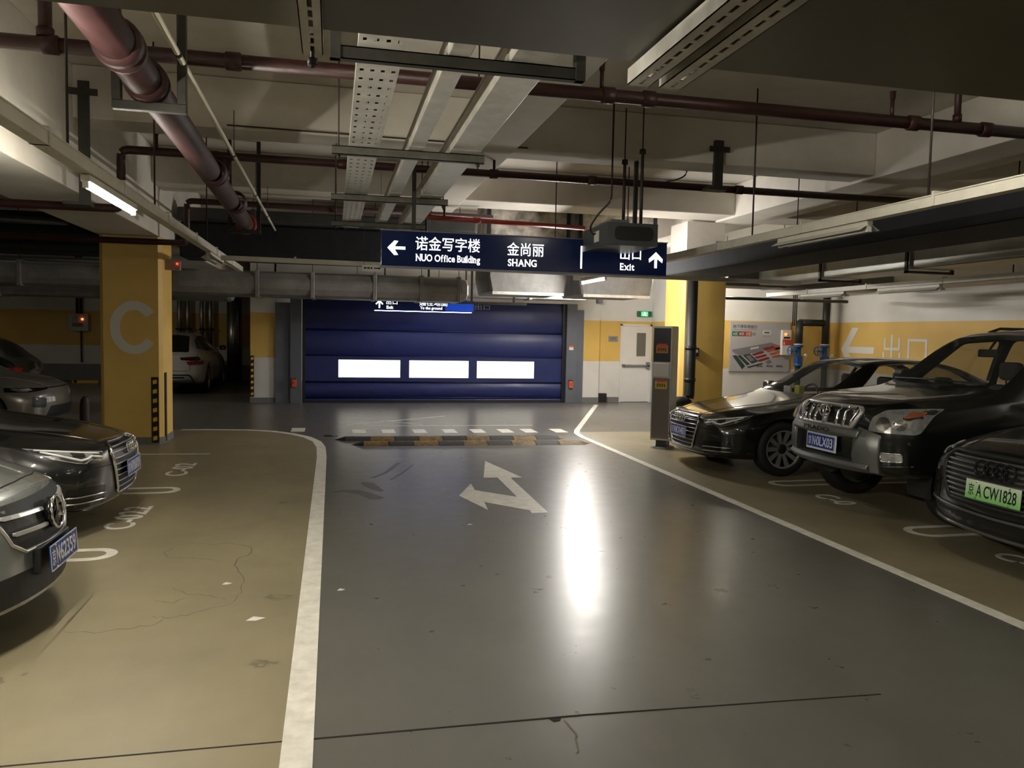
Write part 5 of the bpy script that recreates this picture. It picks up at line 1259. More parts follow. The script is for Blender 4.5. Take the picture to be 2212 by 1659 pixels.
o = lettering('painted_lettering', '出口', (3.5, 18.598, 2.29), (1, 0, 0), (0, 0, 1), w=.36, h=.12, material=mat('pale_lettering', (.45, .47, .55), .6), parent=None)
o['label'] = 'thin pale exit characters at the top of the blue door'; o['category'] = 'lettering'
M_ORANGE = mat('orange_plastic', (.62, .10, .035), .4); M_REDSIGN = mat('red_sign', (.55, .06, .04), .5)
for x, lab in ((-.84, 'orange call button box on the left post of the blue door'), (5.70, 'orange call button box on the right post of the blue door')):
    t = thing('button_box', lab, 'button box', (x, 18.47, .46)); MB().box((-.05, -.06, -.09), (.05, 0, .09), .008).build('case', M_ORANGE, t); MB().box((-.052, -.064, .09), (.052, 0, .105)).build('cap', M_BLACKP, t)
    MB().lathe([(0, -.078), (.018, -.076), (.02, -.06)], (0, 0, .02), (0, 1, 0), 12).build('push_button', M_REDSIGN, t)
t = thing('notice_tag', 'small red and white notice on the right post of the blue door', 'notice', (5.70, 18.468, 1.36)); MB().box((-.055, -.006, -.06), (.055, 0, .05)).build('card', M_WHITEP, t); MB().box((-.055, -.007, .01), (.055, -.005, .05)).build('red_band', M_ORANGE, t)

# ------------------------------------------------------------------ white fire door, exit sign and small fittings of the back wall
M_WDOOR = mat('white_door_paint', (.66, .65, .62), .4, noise=.06, nscale=4)
t = thing('door_2', 'white fire door with narrow window and push bar', 'door', (7.47, 18.72, 0), kind='structure')
MB().box((-.37, -.03, .01), (.37, .0, 1.92), .004).build('leaf', M_WDOOR, t)
for a, b in (((-.42, -.045, 0), (-.37, 0, 1.97)), ((.37, -.045, 0), (.42, 0, 1.97)), ((-.42, -.045, 1.92), (.42, 0, 1.97))): MB().box(a, b, .004).build('door_frame', M_WDOOR, t)
MB().box((.03, -.036, 1.18), (.24, -.03, 1.74)).build('window_pane', mat('wired_glass', (.13, .13, .12), .15), t)
MB().box((.015, -.04, 1.165), (.255, -.034, 1.18)).box((.015, -.04, 1.74), (.255, -.034, 1.755)).box((.015, -.04, 1.165), (.03, -.034, 1.755)).box((.24, -.04, 1.165), (.255, -.034, 1.755)).build('window_bead', M_GREY, t)
MB().box((-.34, -.10, .90), (.36, -.06, .95), .01).box((.28, -.10, .84), (.36, -.03, 1.02), .01).box((-.36, -.10, .89), (-.30, -.03, .96), .008).build('push_bar', mat('bar_grey', (.22, .22, .22), .35, metal=.5), t)
t = thing('exit_sign', 'glowing green running-man exit sign above the white fire door', 'sign', (7.67, 18.70, 2.16))
MB().box((-.19, -.03, 0), (.19, .02, .14), .006).build('case', mat('green_case', (.02, .12, .04), .4), t)
MB().box((-.09, -.034, .015), (.09, -.03, .125)).build('lit_face', mat('green_glow', (.05, .8, .2), .4, emit=(.1, 1, .3), estr=.10), t)
mb = MB()
for pts, r in ((((.0, .095), (.0, .06)), .012), (((.0, .065), (-.03, .05), (-.035, .03)), .008), (((.0, .06), (.025, .045), (.03, .022)), .008), (((.0, .088), (.03, .08)), .007), (((.0, .088), (-.025, .07)), .007)):
    mb.tube([(a, -.036, b) for a, b in pts], r, 6)
mb.lathe([(0, -.002), (.011, -.002), (.011, .002)], (.004, -.036, .112), (0, 1, 0), 10).build('running_man', mat('sign_white_glow', (1, 1, 1), .5, emit=(.8, 1, .85), estr=.4), t)
t = thing('wall_plaque', 'small grey plaque on the yellow band left of the white door', 'plaque', (6.87, 18.72, 1.52)); MB().box((-.125, -.012, 0), (.125, 0, .14), .003).build('plate', mat('plaque_grey', (.24, .24, .24), .4), t)
for z in (.045, .075, .10): MB().box((-.08, -.0135, z), (.08, -.012, z+.008)).build('text_line', M_STRUT, t)
t = thing('outlet_box', 'dark brown box at the foot of the white wall', 'box', (6.58, 18.70, 0)); MB().box((-.11, -.12, 0), (.11, 0, .23), .01).build('case', mat('brown_box', (.035, .015, .012), .5), t); MB().box((-.09, -.125, .02), (.09, -.12, .2)).build('lid', M_BLACKP, t)
t = thing('beam_detector', 'small grey detector below the duct left of the exit sign', 'detector', (6.35, 18.35, 2.45)); MB().box((-.06, -.1, 0), (.06, .1, .1), .015).build('case', M_GREY, t); MB().tube([(0, 0, .1), (0, 0, 1.65)], .012, 6).build('stem', M_ROD, t)

# ------------------------------------------------------------------ long hanging sign
M_NAVY = mat('navy_sign_face', (.004, .009, .036), .16, noise=.2, nscale=2, emit=(.004, .02, .12), estr=.007)
M_GLOW = mat('lit_lettering', (1, 1, 1), .5, emit=(1, 1, .93), estr=SIGN)
t = thing('hanging_sign', 'long navy hanging sign with glowing arrows and destinations', 'sign', (2.07, 8.3, 2.357))
MB().box((-1.585, 0, 0), (1.585, .10, .36), .006).build('panel', M_NAVY, t)
MB().box((-1.59, -.004, -.018), (1.59, .105, 0)).build('bottom_rail', mat('rail_grey', (.20, .20, .22), .4, metal=.6), t)
MB().box((-1.59, -.004, .36), (1.59, .105, .372)).build('top_rail', mat('rail_grey', (.2, .2, .22), .4), t)
def sl(body, x0, x1, z0, z1, off=0.02, nm='lettering'):
    lettering(nm, body, ((x0+x1)/2-2.07, -.003, (z0+z1)/2-2.357), (1, 0, 0), (0, 0, 1), w=x1-x0, h=z1-z0, material=M_GLOW, parent=t, offset=off)
SERIFS = {'N': ((0, 0), (0, 1), (1, 1)), 'U': ((0, 1), (1, 1)), 'B': ((.05, 0), (.05, 1)), 'H': ((.05, 0), (.05, 1), (.95, 0), (.95, 1)), 'A': ((.06, 0), (.94, 0)), 'E': ((.08, 0), (.08, 1)), 'f': ((.42, 0),), 'i': ((.5, 0), (.3, .70)), 'u': ((0, .70), (.8, .70), (1.05, 0)), 'l': ((.5, 0), (.3, 1.02)), 'd': ((1.05, 0), (.85, 1.02)), 'n': ((.08, 0), (.92, 0), (.0, .70)), 'x': ((.1, 0), (.9, 0), (.1, .70), (.9, .70)), 't': ()}
def serif(body, x0, x1, z0, z1):
    # bold roman lettering: sans glyphs thickened, with slab serifs added to the stems; z0 is the baseline, z1 the cap height
    mb = MB(); pen = 0.
    for ch in body:
        if ch == ' ': pen += .26; continue
        cu = bpy.data.curves.new('g', 'FONT'); cu.body = ch; cu.size = 1; cu.offset = .018; ob = bpy.data.objects.new('g', cu); COL.objects.link(ob)
        dg = bpy.context.evaluated_depsgraph_get(); dg.update(); me = bpy.data.meshes.new_from_object(ob.evaluated_get(dg)); bpy.data.objects.remove(ob)
        xs = [v.co.x for v in me.vertices]; lo, hi = min(xs), max(xs)
        mb.add([(v.co.x-lo+pen, v.co.y, 0) for v in me.vertices], [p.vertices[:] for p in me.polygons])
        for fx, fy in SERIFS.get(ch, ()):
            cx = pen+fx*(hi-lo)+(.05 if fx < .1 else -.05 if fx > .9 else 0); cy = fy*.70+(-.0 if fy else .0); hw = .095 if fx in (0, .05, .08, 1, .95, .06, .94, .1, .9, .92, .42, .5, 1.05) else .06
            mb.add([(cx-hw, cy-.022, .001), (cx+hw, cy-.022, .001), (cx+hw, cy+.026, .001), (cx-hw, cy+.026, .001)], [(0, 1, 2, 3)])
        pen += hi-lo+.075
    W = pen-.075; k = (x1-x0)/W; q = (z1-z0)/.70
    mb.v = [(x0+p[0]*k-2.07, -.003-p[2], z0+p[1]*q-2.357) for p in mb.v]
    me = bpy.data.meshes.new('lettering'); me.from_pydata(mb.v, [], mb.f); link('lettering', me, M_GLOW, t)
sl('诺金写字楼', .841, 1.524, 2.528, 2.672, .004); serif('NUO Office Building', .846, 1.526, 2.418, 2.487)
sl('金尚丽', 1.819, 2.224, 2.512, 2.652, .004); serif('SHANG', 1.83, 2.148, 2.402, 2.474)
sl('出口', 3.101, 3.345, 2.520, 2.648, .008); serif('Exit', 3.102, 3.270, 2.405, 2.478)
MB().box((2.642-2.07, -.004, .045), (2.66-2.07, 0, .29)).build('divider_bar', M_GLOW, t)
def sarrow(cx, cz, w, h, d):
    sh = .030
    q = .040; a = (h if d == 'up' else w)/2; b = (w if d == 'up' else h)/2
    # outline for an arrow pointing along +t: chevron head with open notch, then the shaft
    T = [(a, 0), (a-b*.95, b), (a-b*.95-q, b-.004), (a-q*1.5-sh/2, sh/2), (-a, sh/2), (-a, -sh/2), (a-q*1.5-sh/2, -sh/2), (a-b*.95-q, -b+.004), (a-b*.95, -b)]
    poly = [(-v, u) for u, v in T] if d == 'up' else [(-u, -v) for u, v in T]
    MB().prism(poly, (cx-2.07, -.001, cz-2.357), (1, 0, 0), (0, 0, 1), (0, -.003, 0)).build('arrow', M_GLOW, t)
sarrow(.643, 2.542, .185, .15, 'left'); sarrow(3.522, 2.528, .165, .178, 'up')
for x in (.825, 3.28): MB().box((x-2.07-.02, .03, .372), (x-2.07+.02, .07, 1.25)).build('hanger_post', M_STRUT, t)

# second lit sign close to the blue door
t = thing('hanging_sign', 'smaller blue lit sign under the duct just before the blue door', 'sign', (2.1, 17.5, 2.13))
MB().box((-1.25, 0, 0), (1.0, .08, .255), .005).build('panel', mat('blue_sign_face', (.008, .018, .085), .2), t)
MB().box((.35, -.003, .02), (.98, 0, .25)).build('blue_lit_field', mat('blue_glow', (.01, .05, .4), .3, emit=(.01, .07, .6), estr=.04), t)
def s2(body, x0, x1, z0, z1, off=.004): lettering('lettering', body, ((x0+x1)/2-2.1, -.004, (z0+z1)/2-2.13), (1, 0, 0), (0, 0, 1), w=x1-x0, h=z1-z0, material=M_GLOW, parent=t, offset=off)
s2('出口', 1.15, 1.39, 2.265, 2.36); s2('Exit', 1.155, 1.30, 2.165, 2.235, .02); s2('通往地面', 1.87, 2.5, 2.255, 2.36); s2('To the ground', 1.89, 2.38, 2.155, 2.235, .02)
MB().prism([(0, .09), (.085, 0), (.06, -.018), (.016, .03), (.016, -.09), (-.016, -.09), (-.016, .03), (-.06, -.018), (-.085, 0)], (1.0-2.1, -.003, .14), (1, 0, 0), (0, 0, 1), (0, -.003, 0)).build('arrow', M_GLOW, t)
MB().box((-1.2, .02, -.012), (.95, .06, 0)).build('bottom_light_strip', mat('strip_glow', (.6, .65, 1), .5, emit=(.55, .6, 1), estr=2.), t)
for x in (-1.0, .8): MB().box((x, .02, .255), (x+.03, .05, 1.96)).build('hanger_post', M_STRUT, t)

# grey device box hanging before the sign
t = thing('display_unit', 'grey metal display box on rods in front of the hanging sign', 'device', (2.93, 7.5, 2.58))
MB().box((-.27, 0, 0), (.27, .78, .225), .006).build('case', mat('device_grey', (.075, .08, .085), .4, metal=.3), t)
MB().prism(round_poly([(-.19, .05), (.22, .05), (.22, .19), (-.19, .19)], .06), (0, 0, 0), (1, 0, 0), (0, 0, 1), (0, -.006, 0)).build('front_panel', M_BLACKP, t)
MB().box((-.272, .25, .06), (-.27, .40, .17)).build('paper_label', M_WHITEP, t)
MB().tube(bend([(-.2, .1, 1.52), (-.2, .1, .45), (-.3, .2, .33), (-.36, .3, .2), (-.3, .36, .12), (-.27, .36, .15)], .06), .010, 8).build('cable', M_BLACKP, t)
for x, y in ((.12, .1), (.12, .6)): MB().tube([(x, y, .225), (x, y, .95)], .018, 8).tube([(x, y, .95), (x, y, 1.52)], .007, 6).lathe([(.0, 0), (.035, 0), (.03, .05), (0, .05)], (x, y, .93), (0, 0, 1), 10).build('hanger_rod', M_ROD, t)
MB().box((-.2, .1, .225), (.0, .5, .27), .01).build('mount_plate', M_GREY, t)
t = thing('arrow_label', 'tiny white label with an arrow hanging left of the navy sign', 'sign', (.47, 9.8, 2.40)); MB().box((-.12, 0, 0), (.12, .008, .075)).build('plate', M_WHITEP, t)
MB().box((-.1, -.002, .03), (-.07, 0, .052)).box((-.06, -.002, .03), (-.03, 0, .052)).box((-.02, -.002, .03), (.0, 0, .052)).build('print', M_BLACKP, t); MB().prism([(.02, .033), (.075, .033), (.075, .024), (.105, .04), (.075, .056), (.075, .047), (.02, .047)], (0, 0, 0), (1, 0, 0), (0, 0, 1), (0, -.002, 0)).build('arrow', M_BLACKP, t)
for x in (-.1, .1): MB().tube([(x, .004, .075), (x, .004, 1.2)], .002, 5).build('wire', M_ROD, t)
for x, y, lab in ((4.75, 10.2, 'square junction box on the ceiling right of the display box'),):
    t = thing('junction_box', lab, 'junction box', (x, y, 4.04)); MB().box((-.09, -.09, -.06), (.09, .09, .06), .01).build('case', M_TRUNK, t); MB().box((-.05, -.05, -.075), (.05, .05, -.06), .006).build('cover', M_GREY, t)
    MB().tube(bend([(0, 0, -.06), (0, .02, -.14), (-.12, .1, -.2), (-.2, .2, -.2)], .06), .010, 6).build('cable', M_BLACKP, t)
t = thing('smoke_detector', 'round white smoke detector on the slab behind the second main', 'detector', (2.85, 9.8, 4.06)); MB().lathe([(0, -.05), (.04, -.05), (.055, -.03), (.06, .04)], (0, 0, 0), (0, 0, 1), 20).build('head', M_WHITEP, t); MB().lathe([(.03, -.052), (.035, -.06), (0, -.06)], (0, 0, 0), (0, 0, 1), 16).build('chamber', M_GREY, t)

# ------------------------------------------------------------------ speed bumps
M_BUMPY = mat('worn_yellow_rubber', (.19, .115, .03), .6, noise=.7, nscale=14, col2=(.035, .025, .015)); M_BUMPB = mat('worn_black_rubber', (.028, .026, .023), .65, noise=.4, nscale=12)
def bump(x0, x1, y, n, slope, label, first):
    t = thing('speed_bump', label, 'speed bump', (x0, y, 0)); w = (x1-x0)/n; prof = [(-.17, 0), (-.13, .022), (-.06, .045), (.06, .045), (.13, .022), (.17, 0)]
    for k in range(n):
        a, b = k*w+.004, (k+1)*w-.004; vs = []
        for x in (a, b):
            vs += [(x, q[0]+slope*x, q[1]) for q in prof]
        fs = [(i, i+1, i+7, i+6) for i in range(5)]+[(0, 1, 2, 3, 4, 5), (6, 7, 8, 9, 10, 11), (0, 5, 11, 6)]
        MB().add(vs, fs).build('segment', M_BUMPY if (k+first) % 2 else M_BUMPB, t)
        for bx in (a+w*.3, a+w*.7): MB().lathe([(0, .004), (.012, .003), (.014, 0)], (bx, slope*bx, .045), (0, 0, 1), 8).build('bolt', M_STRUT, t)
    for x, s in ((0, -1), (x1-x0, 1)):
        MB().add([(x, q[0]+slope*x, q[1]) for q in prof]+[(x+s*.17, slope*x, 0)], [(0, 1, 6), (1, 2, 6), (2, 3, 6), (3, 4, 6), (4, 5, 6)]).build('end_cap', M_BUMPB if s < 0 else M_BUMPY, t)
bump(.2, 3.55, 12.28, 9, -.035, 'black and yellow rubber speed bump, farther of the two', 0)
bump(.45, 3.75, 11.72, 9, -.05, 'black and yellow rubber speed bump, nearer of the two', 1)

# ------------------------------------------------------------------ steel kiosk
t = thing('steel_kiosk', 'tall stainless steel access kiosk beside the yellow right column', 'kiosk', (4.86, 10.98, 0), rz=math.radians(-42))
w, d = .15, .15
MB().box((-w, -d, .13), (w, d, 1.83), .008).build('body', M_STEEL, t)
MB().box((-w+.02, -d-.004, 1.30), (w-.02, -d, 1.80)).build('upper_panel', mat('kiosk_dark_glass', (.045, .045, .055), .2), t)
MB().box((-w+.02, -d-.004, .16), (w-.02, -d, 1.06)).build('lower_panel', mat('kiosk_bronze', (.15, .13, .12), .32, metal=.5), t)
MB().box((-w+.03, -d-.02, 1.08), (w-.03, -d, 1.28), .006).build('middle_panel', mat('kiosk_pale', (.48, .46, .42), .4, metal=.3), t)
M_STICK = mat('orange_sticker', (.42, .16, .03), .5); M_STICKY = mat('yellow_sticker', (.52, .37, .03), .5)
for z, m in ((1.43, M_STICK), (.90, M_STICKY)):
    s = MB().box((-.09, -d-.008, z), (.09, -d-.004, z+.12)).build('sticker', m, t)
    MB().box((-.07, -d-.009, z+.10), (.07, -d-.008, z+.14)).build('red_header', M_REDSIGN, s)
    mb = MB()
    for k in range(5): mb.box((-.065+k*.028, -d-.010, z+.025+.01*(k % 2)), (-.05+k*.028, -d-.008, z+.08))
    mb.build('print', M_BLACKP, s)
MB().box((-.08, -.08, .03), (.08, .08, .13)).build('neck', M_BLACKP, t); MB().lathe([(0, .03), (.17, .03), (.18, 0)], (.0, 0, 0), (0, 0, 1), 24).build('base_plate', M_GREY, t)

# ------------------------------------------------------------------ pipes, valves and boards on the right
M_BLKPIPE = mat('black_lagged_pipe', (.014, .013, .012), .55, noise=.3, nscale=8, bump=.25, bscale=14)
t = thing('drain_pipe', 'thick black pipe on the yellow right column bending left near the floor', 'pipe', (5.70, 11.88, 0))
MB().tube(bend([(0, 0, 2.95), (0, 0, .62), (-.30, -.02, .62)], .14, 7), .085, 18).build('pipe_run', M_BLKPIPE, t)
for z in (1.5, .98): MB().lathe([(.088, -.03), (.096, -.03), (.096, .03), (.088, .03)], (0, 0, z), (0, 0, 1), 20).build('band', M_BLACKP, t)
MB().tube([(-.30, -.02, .62), (-.34, -.02, .62)], .092, 16).build('end_cap', M_BLKPIPE, t)
MB().tube([(-.3, -.02, .6), (-.3, -.02, 0)], .05, 12).build('foot', M_BLKPIPE, t)
t = thing('small_switch', 'small black switch with white label on the yellow right column', 'switch', (5.88, 12.1, 1.36)); MB().box((-.05, -.06, 0), (.05, 0, .14), .006).build('case', M_BLACKP, t); MB().box((-.025, -.062, .06), (.03, -.06, .11)).build('label_strip', M_WHITEP, t)
t = thing('fire_riser', 'black lagged riser pair with a cross link and blue valves by the map board', 'pipe', (9.50, 14.72, 0))
for k, (x, z0) in enumerate(((0, 1.55), (.62, 1.55))):
    MB().tube([(x, 0, z0), (x, 0, 2.06 if k == 0 else 2.6)], .075, 16).build('riser', M_BLKPIPE, t)
    MB().tube([(x, 0, 0), (x, 0, 1.1)], .06, 16).build('riser', M_BLKPIPE, t)
    v = MB().tube([(x, 0, 1.1), (x, 0, 1.16), (x, 0, 1.18), (x, 0, 1.34), (x, 0, 1.36), (x, 0, 1.5), (x, 0, 1.5), (x, 0, 1.55)], .05, 16, rs=[.09, .09, .055, .06, .055, .05, .09, .09]).build('valve', M_BLUEV, t)
    MB().box((x-.07, -.07, 1.16), (x+.07, .07, 1.32), .02).build('valve_body', M_BLUEV, v)
    MB().tube([(x, 0, 1.43), (x-.2, -.06, 1.43)], .022, 10).build('stem', M_BLUEV, v)
    c = Vector((x-.21, -.065, 1.43)); n = Vector((-1, -.35, 0)).normalized(); e = Vector((.35, -1, 0)).normalized()
    MB().tube([c+(e*math.cos(a)+Vector((0, 0, 1))*math.sin(a))*.09 for a in np.linspace(0, 2*PI, 25)], .011, 8, cap=False).tube([c-e*.09, c+e*.09], .008, 6).tube([c-Vector((0, 0, .09)), c+Vector((0, 0, .09))], .008, 6).build('handwheel', M_BLUEV, v)
    MB().lathe([(.055, -.012), (.10, -.012), (.10, .012), (.055, .012)], (x, 0, 1.565), (0, 0, 1), 16).build('flange', M_GALV, v)
    g = MB().tube(bend([(x+.06, -.02, 1.2), (x+.14, -.04, 1.2), (x+.14, -.04, 1.32)], .03), .01, 6).build('gauge_arm', M_GALV, v)
    MB().lathe([(0, -.02), (.035, -.02), (.035, .01), (0, .01)], (x+.14, -.04, 1.34), (0, 1, 0), 14).build('gauge', M_WHITEP, v)
MB().tube([(0, 0, 2.02), (.62, 0, 2.02)], .07, 16).build('cross_link', M_BLKPIPE, t)
for x in (-.1, -.06, -.02): MB().tube([(x, .1, 1.95), (x, .1, 2.65)], .012, 6).build('wire_pipe', M_STRUT, t)
t = thing('fire_alarm_cabinet', 'white alarm panel with red band and red glowing lamp by the blue valves', 'alarm panel', (9.38, 14.975, 1.33))
MB().box((-.105, 0, 0), (.105, .08, .53), .006).build('case', M_WHITEP, t); MB().box((-.10, -.003, .21), (.10, 0, .33)).build('red_band', M_REDSIGN, t); MB().box((-.075, -.004, .35), (.075, -.001, .385)).build('text_line', M_BLACKP, t)
MB().prism([(-.085, .225), (-.045, .225), (-.065, .30)], (0, 0, 0), (1, 0, 0), (0, 0, 1), (0, -.005, 0)).build('warning_mark', M_WHITEP, t)
MB().lathe([(0, -.035), (.02, -.03), (.03, 0)], (-.03, 0, .44), (0, 1, 0), 14).build('lamp', mat('red_led', (1, .1, .02), .4, emit=(1, .16, .03), estr=.35), t)
t = thing('map_board', 'grey car park map board with coloured bay plan on the wall', 'board', (8.81, 15.09, .97))
M_BOARD = mat('board_grey', (.36, .35, .36), .35)
MB().box((-.70, -.03, 0), (.70, 0, 1.05), .004).build('panel', M_BOARD, t)
M_INK = mat('board_ink', (.06, .06, .07), .5); M_BGREEN = mat('board_green', (.02, .12, .055), .45); M_BRED = mat('board_red', (.22, .018, .022), .45); M_BORANGE = mat('board_orange', (.36, .09, .04), .45); M_BGREY = mat('board_midgrey', (.17, .16, .18), .45); M_BLIGHT = mat('board_white', (.55, .55, .56), .45); M_BDG = mat('board_darkgreen', (.025, .045, .04), .45)
def bt(body, x0, x1, z0, z1, m, off=.0): lettering('lettering', body, ((x0+x1)/2, -.032, (z0+z1)/2), (1, 0, 0), (0, 0, 1), w=x1-x0, h=z1-z0, material=m, parent=t, offset=off)
bt('地下停车场指引', -.645, -.09, .905, .985, M_INK, .01)
MB().box((-.645, -.032, .875), (-.10, -.03, .885)).build('rule', M_BGREY, t)
for x0, x1, m, s in ((-.66, -.51, M_BGREEN, 'A区'), (-.51, -.355, M_BRED, 'B区'), (-.355, -.205, M_BORANGE, 'C区')):
    MB().box((x0, -.032, .745), (x1, -.03, .845)).build('colour_key', m, t); bt(s, x0+.02, x1-.02, .765, .825, M_BLIGHT)
bt('B2', -.18, -.115, .765, .825, M_INK)
MB().box((.05, -.032, .79), (.24, -.03, .87)).build('caption_box', M_BLIGHT, t); MB().box((.085, -.034, .815), (.205, -.032, .845)).build('caption_mark', M_INK, t); MB().box((.05, -.032, .745), (.24, -.03, .75)).build('rule', M_BRED, t)
def mp(poly, m, z=.0): MB().prism(poly, (-.66, -.030-z, 0), (1.365/1.0, 0, 0), (0, 0, 1.), (0, -.002, 0)).build('plan_patch', m, t)
mp([(.0, .455), (.35, .54), (.66, .62), (.98, .50), (.98, .42), (.6, .45), (.13, .34), (.04, .40)], M_BGREY)
mp([(.02, .33), (.08, .35), (.24, .12), (.19, .05)], M_BDG, .001); mp([(.10, .33), (.16, .345), (.32, .16), (.27, .13)], M_BDG, .001); mp([(.19, .35), (.31, .38), (.46, .22), (.35, .17)], M_BDG, .001); mp([(.24, .335), (.31, .35), (.40, .24), (.33, .215)], M_BGREY, .002); mp([(.27, .10), (.53, .19), (.54, .165), (.30, .075)], M_BDG, .001)
for k, (a, b) in enumerate(((.38, .56), (.43, .61), (.48, .66))): 
    z = .37-.062*k; mp(round_poly([(a-.04, z), (b-.03, z+.07), (b, z+.035), (a+.0, z-.035)], .02), M_BRED, .001)
for k, (a, b) in enumerate(((.62, .88), (.68, .94), (.72, .99))):
    z = .45-.062*k; mp(round_poly([(a-.04, z), (b-.03, z+.09), (b, z+.05), (a+.0, z-.035)], .02), M_BORANGE, .001)
mp([(.53, .50), (.70, .55), (.74, .51), (.57, .455)], M_BRED, .001); mp([(.70, .56), (.84, .57), (.86, .50), (.75, .47)], M_BORANGE, .001); mp([(.58, .22), (.66, .26), (.70, .20), (.63, .16)], M_BGREY, .001); mp([(.32, .50), (.46, .535), (.46, .50), (.32, .465)], M_BLIGHT, .001)
for x0, x1 in ((-.07, .08), (.17, .32), (.40, .55)): MB().box((x0, -.032, .105), (x0+.05, -.03, .14)).box((x0+.06, -.032, .10), (x1, -.03, .115)).box((x0+.06, -.032, .125), (x1-.02, -.03, .14)).build('caption_mark', M_INK, t)
M_WHITEPAINT = mat('white_wall_paint_mark', (.64, .63, .60), .55)
AR = [(14.16, 1.93), (14.37, 1.93), (14.70, 1.48), (14.36, 1.02), (14.14, 1.02), (14.46, 1.41), (13.68, 1.41), (13.66, 1.54), (14.44, 1.54)]
MB().prism(AR, (10.499, 0, 0), (0, 1, 0), (0, 0, 1), (-.003, 0, 0)).build('wall_arrow', M_WHITEPAINT, label='large white arrow painted on the yellow band of the right wall', cat='wall marking')
for body, y, lab in (('出', 13.16, 'first white exit character painted on the yellow band'), ('口', 12.48, 'second white exit character painted on the yellow band')):
    o = lettering('wall_character', body, (10.497, y, 1.48 if body == '出' else 1.47), (0, -1, 0), (0, 0, 1), w=.50, h=.62 if body == '出' else .5, material=M_WHITEPAINT); o['label'] = lab; o['category'] = 'wall marking'

# ------------------------------------------------------------------ corner guards, left-hand fittings
def guard(loc, rz, label, h=.94, n=7, w=.10):
    t = thing('corner_guard', label, 'corner guard', loc, rz)
    MB().box((-w/2, -.018, 0), (w/2, 0, h), .004).build('rubber_strip', M_RUBBER, t)
    for k in range(n):
        z = h*(k+.5)/n
        MB().prism([(-.027, -.035), (.027, -.022), (.027, .035), (-.027, .022)], (0, -.018, z), (1, 0, 0), (0, 0, 1), (0, -.003, 0)).build('reflector', M_TAPE, t)
guard((-2.462, 12.05, .02), 0, 'black corner guard with yellow reflectors on the front of the C column')
guard((-2.36, 12.2, .02), PI/2, 'black corner guard edge-on at the right side of the C column', 1.0, 0, .09)
guard((-1.76, 18.598, .14), 0, 'black corner guard with yellow reflectors on the wall pier left of the blue door', .93, 7, .08)
t = thing('beam_sensor', 'small box with a red glowing dot at the top right of the C column', 'sensor', (-2.21, 12.3, 2.5)); MB().box((-.16, -.04, 0), (.06, .04, .15), .01).build('case', mat('sensor_case', (.28, .20, .16), .5), t)
MB().lathe([(0, -.02), (.014, -.015), (.014, 0)], (.02, -.05, .09), (0, 1, 0), 10).build('lamp', mat('red_dot', (1, .05, .03), .4, emit=(1, .05, .03), estr=.35), t)
t = thing('hydrant_box', 'white box with a red glowing lamp on the far left striped wall', 'alarm box', (-7.5, 26.33, 1.5)); MB().box((-.28, -.14, 0), (.28, 0, .53), .01).build('case', mat('box_paint', (.42, .40, .37), .5), t)
MB().box((-.16, -.15, .13), (.14, -.14, .24)).build('red_plate', mat('dull_red', (.22, .08, .05), .5), t); MB().box((-.14, -.15, .26), (-.12, -.14, .42)).box((-.06, -.15, .26), (-.03, -.14, .46)).build('gauge_marks', M_GREY, t)
MB().lathe([(0, -.035), (.03, -.03), (.035, 0)], (.12, -.14, .36), (0, 1, 0), 12).build('lamp', mat('red_led', (1, .1, .02), .4), t)
MB().tube([(-.05, -.03, .53), (-.05, -.03, 2.6)], .04, 8).tube([(.06, -.03, .53), (.06, -.03, 2.6)], .04, 8).build('conduit', M_STRUT, t); MB().tube([(.05, -.03, 0), (.05, -.03, -.95)], .025, 8).build('conduit', M_STRUT, t)
t = thing('wheel_stop', 'yellow wheel stop bar on the floor far left', 'wheel stop', (-6.95, 24.9, 0)); MB().box((-.35, -.06, 0), (.35, .06, .09), .015).build('bar', mat('stop_yellow', (.62, .40, .05), .5), t); MB().box((-.3, -.061, .02), (-.22, .061, .093)).build('black_band', M_RUBBER, t)
t = thing('bollard', 'short dark round-topped bollard left of the C column', 'bollard', (-3.72, 13.25, 0)); MB().lathe([(.075, 0), (.07, .45), (.06, .54), (.035, .58), (0, .59)], (0, 0, 0), (0, 0, 1), 20).build('post', mat('bollard_brown', (.03, .014, .012), .6), t); MB().lathe([(.1, 0), (.1, .015), (.07, .02)], (0, 0, 0), (0, 0, 1), 20).build('base_plate', M_STRUT, t)
M_PIPESTEEL = mat('steel_riser', (.30, .29, .27), .25, metal=.9)
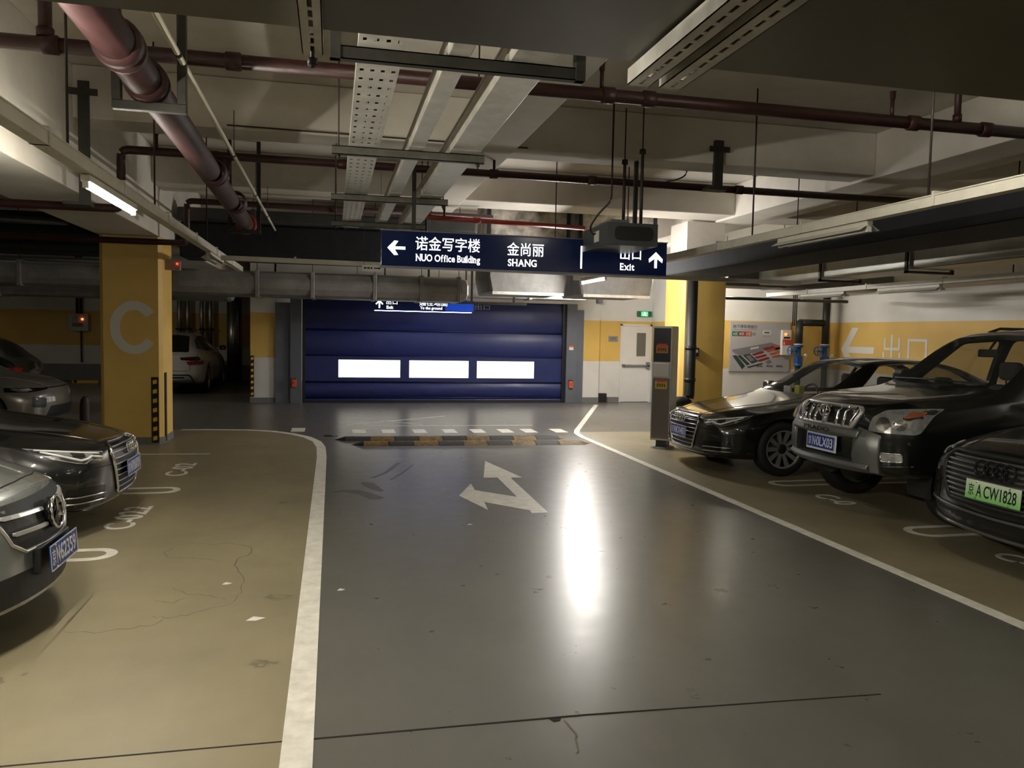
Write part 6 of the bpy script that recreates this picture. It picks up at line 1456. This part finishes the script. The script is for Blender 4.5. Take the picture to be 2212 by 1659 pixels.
for x, r, lab in ((-4.62, .07, 'slim steel riser pipe, leftmost behind the white crossover'), (-4.38, .07, 'slim steel riser pipe, second behind the white crossover'), (-3.97, .06, 'slim steel riser pipe, third behind the white crossover'), (-3.72, .07, 'slim steel riser pipe, fourth behind the white crossover')):
    t = thing('riser_pipe', lab, 'pipe', (x, 26.15, 0)); MB().tube([(0, 0, 0), (0, 0, 4.08)], r, 14).build('pipe_run', M_PIPESTEEL, t); MB().lathe([(r, -.03), (r*1.7, -.03), (r*1.7, .03), (r, .03)], (0, 0, 1.62), (0, 0, 1), 14).build('flange', M_STRUT, t)
t = thing('steel_post', 'thick shiny steel post right of the white crossover', 'pipe', (-3.02, 25.95, 0)); MB().tube([(0, 0, 0), (0, 0, 2.93)], .19, 22).build('post', M_PIPESTEEL, t); MB().box((-.3, -.2, 2.62), (.5, .1, 2.8), .02).build('head_bracket', M_STRUT, t); MB().tube([(.22, 0, 0), (.22, 0, 2.6)], .035, 8).build('side_pipe', M_STRUT, t)
# litter and loose items
for (x, y), lab, s in (((-.43, 4.67), 'torn white paper scrap on the tan bay floor, nearest', 1.), ((-.67, 5.36), 'tiny white paper scrap on the tan bay floor near the lane line', .6), ((.06, 5.11), 'tiny pale scrap on the grey lane beside the lane line', .5), ((1.18, 6.7), 'tiny pale scrap on the lane before the arrow', .5)):
    MB().add([(x-.05*s, y-.02*s, .0025), (x+.01*s, y-.035*s, .004), (x+.06*s, y+.01*s, .003), (x-.01*s, y+.03*s, .008), (x, y, .012*s)], [(0, 1, 4), (1, 2, 4), (2, 3, 4), (3, 0, 4), (3, 2, 1, 0)]).build('paper_scrap', M_WHITEP, label=lab, cat='litter')
t = thing('floor_drain', 'small dark round drain cover beside the curved lane line', 'drain', (-.02, 12.75, 0)); MB().lathe([(.09, 0), (.09, .006), (0, .006)], (0, 0, 0), (0, 0, 1), 20).build('cover', M_BLACKP, t); MB().lathe([(.09, .006), (.11, .005), (.115, 0)], (0, 0, 0), (0, 0, 1), 20).build('rim', M_STRUT, t)
o = MB().box((6.05, 9.32, .935), (6.13, 9.44, 1.06), .01).build('yellow_packet', mat('neon_yellow', (.50, .55, .02), .5), label='neon yellow packet on the dashboard of the right black sedan', cat='packet')
o = MB().box((6.03, 9.5, .94), (6.06, 9.66, 1.04), .004).build('paper_note', M_WHITEP, label='pale parking note behind the windscreen of the right black sedan', cat='note')
